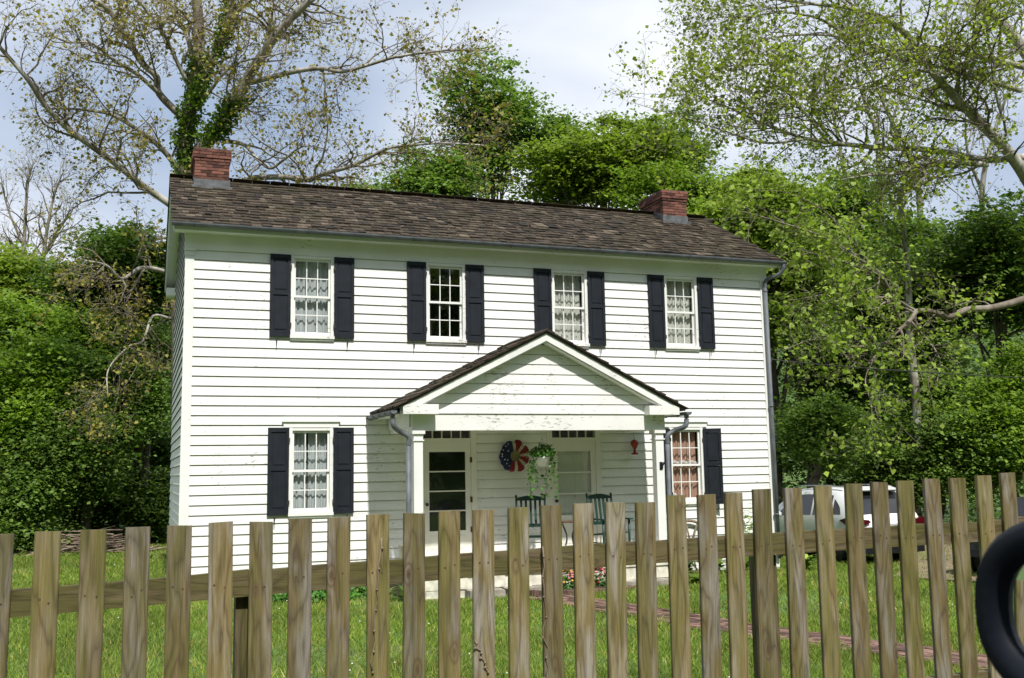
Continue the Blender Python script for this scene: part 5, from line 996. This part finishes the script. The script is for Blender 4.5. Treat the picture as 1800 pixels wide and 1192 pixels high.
# ------------------------------------------------------------------ vehicles
def wheel(parent, x, y, r=.35, w=.22, out=1):
    wh = empty('wheel', (x, y, r), parent=parent); t = MB(); t.lathe([(r*.62, -w/2), (r*.93, -w/2), (r, -w*.35), (r, w*.35), (r*.93, w/2), (r*.62, w/2)], k=30); t.build('tyre', M['tyre'], wh, True, rot=(R(90), 0, 0))
    d = MB(); yy = out*w*.42; d.tube([(r*.60*math.cos(a), yy, r*.60*math.sin(a)) for a in np.linspace(0, 2*math.pi, 25)], .02, 6, False); d.lathe([(.05, -.02), (.05, .02)], k=10)
    for k in range(5):
        a = k*2*math.pi/5+.3; d.tube([(.03*math.cos(a), yy*.9, .03*math.sin(a)), (r*.6*math.cos(a), yy, r*.6*math.sin(a))], [.035, .028], 6)
    d.build('rim', M['rim'], wh, True); MB().lathe([(r*.6, -.02), (r*.6, .02)], k=20).build('brake_disc', M['black'], wh, rot=(R(90), 0, 0), loc=(0, yy*.3, 0))
def suv(loc, rz, label):
    # local +x forward, origin at rear bumper, ground
    S = [0, .06, .18, .35, .6, .95, 1.4, 2.0, 2.6, 3.05, 3.45, 3.75, 4.1, 4.4, 4.58, 4.66]; belt = [.62, .92, 1.05, 1.07, 1.075, 1.07, 1.06, 1.04, 1.02, 1.0, .99, .98, .93, .84, .70, .5]
    top = [.63, .95, 1.12, 1.40, 1.63, 1.68, 1.71, 1.71, 1.66, 1.45, 1.16, 1.03, .98, .88, .72, .51]; wd = [.78, .86, .90, .92, .925, .93, .93, .93, .93, .925, .92, .91, .90, .86, .78, .6]
    car = empty('parked_car', loc, rz); tag(car, label, 'car')
    def prof(i):
        w, b, t = wd[i], belt[i], top[i]; wr = w*(.80 if t-b > .3 else .93); return [(w*.88, .24), (w*.97, .36), (w, .58), (w, b-.14), (w*.985, b), (wr+(w-wr)*.12, b+(t-b)*.82), (wr*.86, t-.015*(t-b)), (wr*.5, t+.012), (0, t+.018)]
    k = 9; V = []; F = []
    for i, s in enumerate(S):
        p = prof(i); full = [(y, z) for y, z in p]+[(-y, z) for y, z in p[-2::-1]]; V += [(s, y, z) for y, z in full]
    n = 2*k-1
    for i in range(len(S)-1):
        for j in range(n-1): F.append((i*n+j, i*n+j+1, (i+1)*n+j+1, (i+1)*n+j))
        F.append((i*n+n-1, i*n, (i+1)*n, (i+1)*n+n-1))
    F += [tuple(range(n)), tuple((len(S)-1)*n+j for j in range(n))[::-1]]; body = MB().add(V, F).build('body', M['car_white'], car, True)
    def surf(s, side, t):                          # between belt (0) and roof rail (1)
        i = min(max(np.searchsorted(S, s)-1, 0), len(S)-2); f = (s-S[i])/(S[i+1]-S[i]); a, b = prof(i), prof(i+1); p4 = np.array(a[4])*(1-f)+np.array(b[4])*f; p5 = np.array(a[5])*(1-f)+np.array(b[5])*f; q = p4*(1-t)+p5*t; return (s, side*(q[0]+.006), q[1])
    def topp(s, v, e=.008):
        i = min(max(np.searchsorted(S, s)-1, 0), len(S)-2); f = (s-S[i])/(S[i+1]-S[i]); a, b = prof(i), prof(i+1); p6 = np.array(a[6])*(1-f)+np.array(b[6])*f; p8 = np.array(a[8])*(1-f)+np.array(b[8])*f; y = p6[0]*v*.94; return (s-e*.7, y, p6[1]+(p8[1]-p6[1])*(1-abs(v))**.7+e)
    for side in (-1, 1):
        for s0, s1, t0, t1 in ((1.75, 2.72, .05, .93), (.98, 1.68, .05, .93), (2.76, 3.25, .05, .80)):
            m_ = 8; V = []
            for i in range(m_+1):
                s = s0+(s1-s0)*i/m_
                if s0 > 2.7: tt = t1*(1-(i/m_)*.9)
                else: tt = t1
                V += [surf(s, side, t0), surf(s, side, tt)]
            MB().add(V, [(2*i, 2*i+2, 2*i+3, 2*i+1)[::side] for i in range(m_)]).build('side_window', M['carglass'], car)
        V = []
        for i in range(6): s = .62+.30*i/5; V += [surf(s, side, .08), surf(s, side, .1+.75*(i/5)**.5*.9)]
        MB().add(V, [(2*i, 2*i+2, 2*i+3, 2*i+1)[::side] for i in range(5)]).build('quarter_window', M['carglass'], car)
        for s in (1.30, 2.30): MB().box(s-.09, s+.09, side*.925-.012+side*.015, side*.925+.012+side*.015, .865, .89).build('door_handle', M['chrome'], car)
        tl = MB(); pts = [(.62, .985), (.30, 1.06), (.10, 1.02), (.02, .96), (.10, .86), (.36, .87)]; tl.prism([(a, b) for a, b in pts], 1, side*.885 if side < 0 else .885, side*.945); tl.build('tail_lamp', M['tail'], car)
        tl = MB(); tl.prism([(side*.93, .86), (side*.93, 1.03), (side*.62, 1.0), (side*.56, .95), (side*.66, .91)], 0, -.012, .12); tl.build('tail_lamp', M['tail'], car)
        MB().prism([(.55, .25), (3.95, .25), (3.95, .42), (.55, .42)], 1, side*.93, side*.945).build('sill_cladding', M['black'], car); MB().tube([(.75, side*.66, 1.73), (1.4, side*.68, 1.765), (2.3, side*.68, 1.75), (2.7, side*.66, 1.70)], .016, 6).build('roof_rail', M['chrome'], car, True)
        for s in (.92, 3.62): a = MB(); a.tube([(s+.40*math.cos(q), side*.925, .36+.40*math.sin(q)) for q in np.linspace(-.15, math.pi+.15, 16)], .035, 6, False); a.lathe([(.37, -.02), (.37, .02)], k=20); 
        for s in (.92, 3.62):
            a = MB(); a.lathe([(.395, -.015), (.395, .015)], k=26); a.build('wheel_arch', M['black'], car, rot=(R(90), 0, 0), loc=(s, side*.925, .37)); wheel(car, s, side*.845, .35, .22, side)
        MB().ball((2.95, side*1.02, 1.05), (.09, .10, .075), 10, 6).build('door_mirror', M['car_white'], car, True)
    m_ = 6; V = []
    for i in range(m_+1):
        for j in range(9): V.append(topp(.17+.40*i/m_, -1+2*j/8))
    MB().add(V, [(i*9+j, i*9+j+1, (i+1)*9+j+1, (i+1)*9+j) for i in range(m_) for j in range(8)]).build('rear_window', M['carglass'], car, True)
    V = []
    for i in range(m_+1):
        for j in range(9): V.append(topp(2.72+.68*i/m_, -1+2*j/8))
    MB().add(V, [(i*9+j, i*9+j+1, (i+1)*9+j+1, (i+1)*9+j) for i in range(m_) for j in range(8)]).build('windscreen', M['carglass'], car, True)
    bpm = MB(); bpm.prism([(-.035, .26), (.30, .26), (.30, .52), (.03, .55), (-.04, .50)], 1, -.84, .84); bpm.build('bumper', M['black'], car); MB().box(-.055, -.035, -.5, .5, .40, .425).build('bumper_trim', M['chrome'], car); MB().box(.02, .05, -.26, .26, .80, .90).build('plate_recess', M['black'], car); MB().box(.0, .018, -.155, .155, .765, .895).build('licence_plate', M['plate'], car); MB().prism([(.42, 1.62), (.78, 1.70), (.78, 1.735), (.36, 1.65)], 1, -.62, .62).build('roof_spoiler', M['car_white'], car); return car
C_ = at(1572, 993, 23.0); suv((C_[0], C_[1], C_[2]+.01), R(89), 'white compact crossover car parked on grass behind the right end of fence')
def pickup(loc, rz, label):
    c = empty('parked_truck', loc, rz); tag(c, label, 'truck'); b = M['car_dark']
    mb = MB(); mb.prism([(0, .55), (2.0, .55), (2.0, 1.02), (.02, 1.02)], 1, -.90, .90); mb.build('bed', b, c); mb = MB(); mb.prism([(2.02, .45), (5.2, .45), (5.25, .90), (4.1, 1.02), (3.75, 1.50), (2.75, 1.52), (2.4, 1.02), (2.02, 1.02)], 1, -.90, .90); mb.build('cab', b, c)
    for s in (-1, 1):
        mb = MB(); mb.prism([(2.62, 1.08), (3.95, 1.06), (3.68, 1.44), (2.82, 1.46)], 1, s*.902, s*.908); mb.build('side_window', M['carglass'], c)
        for x in (.85, 4.35): wheel(c, x, s*.84, .38, .25, s); MB().lathe([(.44, -.01), (.44, .01)], k=24).build('wheel_arch', M['black'], c, rot=(R(90), 0, 0), loc=(x, s*.902, .40))
        MB().box(-.02, .0, s*.72-.08, s*.72+.08, .75, 1.05).build('tail_lamp', M['tail'], c)
    MB().box(-.14, -.005, -.85, .85, .45, .60).build('bumper', M['black'], c); MB().box(-.03, -.003, -.62, .62, .62, 1.01).build('tailgate', b, c); return c
P_ = at(1728, 1012, 20.8); hd = R(28); off = np.array([math.cos(hd)*.85-math.sin(hd)*.84, math.sin(hd)*.85+math.cos(hd)*.84]); tz = float(gh(P_[0], P_[1])); pickup((P_[0]-off[0], P_[1]-off[1], P_[2]), hd, 'dark truck parked at the right edge behind the fence and car mirror')

# ------------------------------------------------------------------ the camera car's door and mirror
car = empty('roadside_car_door', (-.2, -17.80, .80)); tag(car, 'black out-of-focus car door mirror close up in the lower right corner', 'car mirror'); o = np.array([-.2, -17.80, .80])
mc = at(1928, 1092, .84); n = np.array([-.998, -.04, .045]); n /= np.linalg.norm(n); up = np.array([.05, .0, 1]); up -= n*(up@n); up /= np.linalg.norm(up); rt = np.cross(up, n)
def ring(a, b, off, k=40, p=2.5):
    out = []
    for i in range(k):
        t = 2*math.pi*i/k; ct, st_ = math.cos(t), math.sin(t); out.append(mc+rt*a*np.sign(ct)*abs(ct)**(2/p)+up*b*np.sign(st_)*abs(st_)**(2/p)+n*off)
    return out
A_, B_ = .125, .086; rings = [ring(A_-.034, B_-.030, -.006), ring(A_-.028, B_-.025, .008), ring(A_-.010, B_-.009, .012), ring(A_, B_, 0), ring(A_+.001, B_+.001, -.03), ring(A_*.93, B_*.93, -.07), ring(A_*.7, B_*.7, -.10), ring(A_*.3, B_*.3, -.112)]
V = [p-o for r in rings for p in r]; k = 40; F = [(i*k+j, i*k+(j+1) % k, (i+1)*k+(j+1) % k, (i+1)*k+j) for i in range(len(rings)-1) for j in range(k)]+[tuple((len(rings)-1)*k+j for j in range(k))]
MB().add(V, F).build('mirror_housing', M['navy'], car, True); MB().add([p-o for p in ring(A_-.0335, B_-.0295, -.004)], [tuple(range(k))]).build('mirror_glass', M['mirror'], car)
mb = MB(); mb.tube(bez([mc-o-up*.06-n*.05, mc-o-up*.12-n*.03+rt*.05, np.array([.95, .02, .95])+np.array([-.2+.2, 0, 0])], 12), [.035]*4+[.03]*(len(bez([mc-o-up*.06-n*.05, mc-o-up*.12-n*.03+rt*.05, np.array([.95, .02, .95])], 12))-4), 8); mb.build('mirror_arm', M['navy'], car, True)
mb = MB(); mb.prism([(-1.0, 0), (1.35, 0), (1.35, .78), (1.1, .98), (-1.0, 1.0)], 1, -.03, .05); mb.build('door_panel', M['navy'], car)
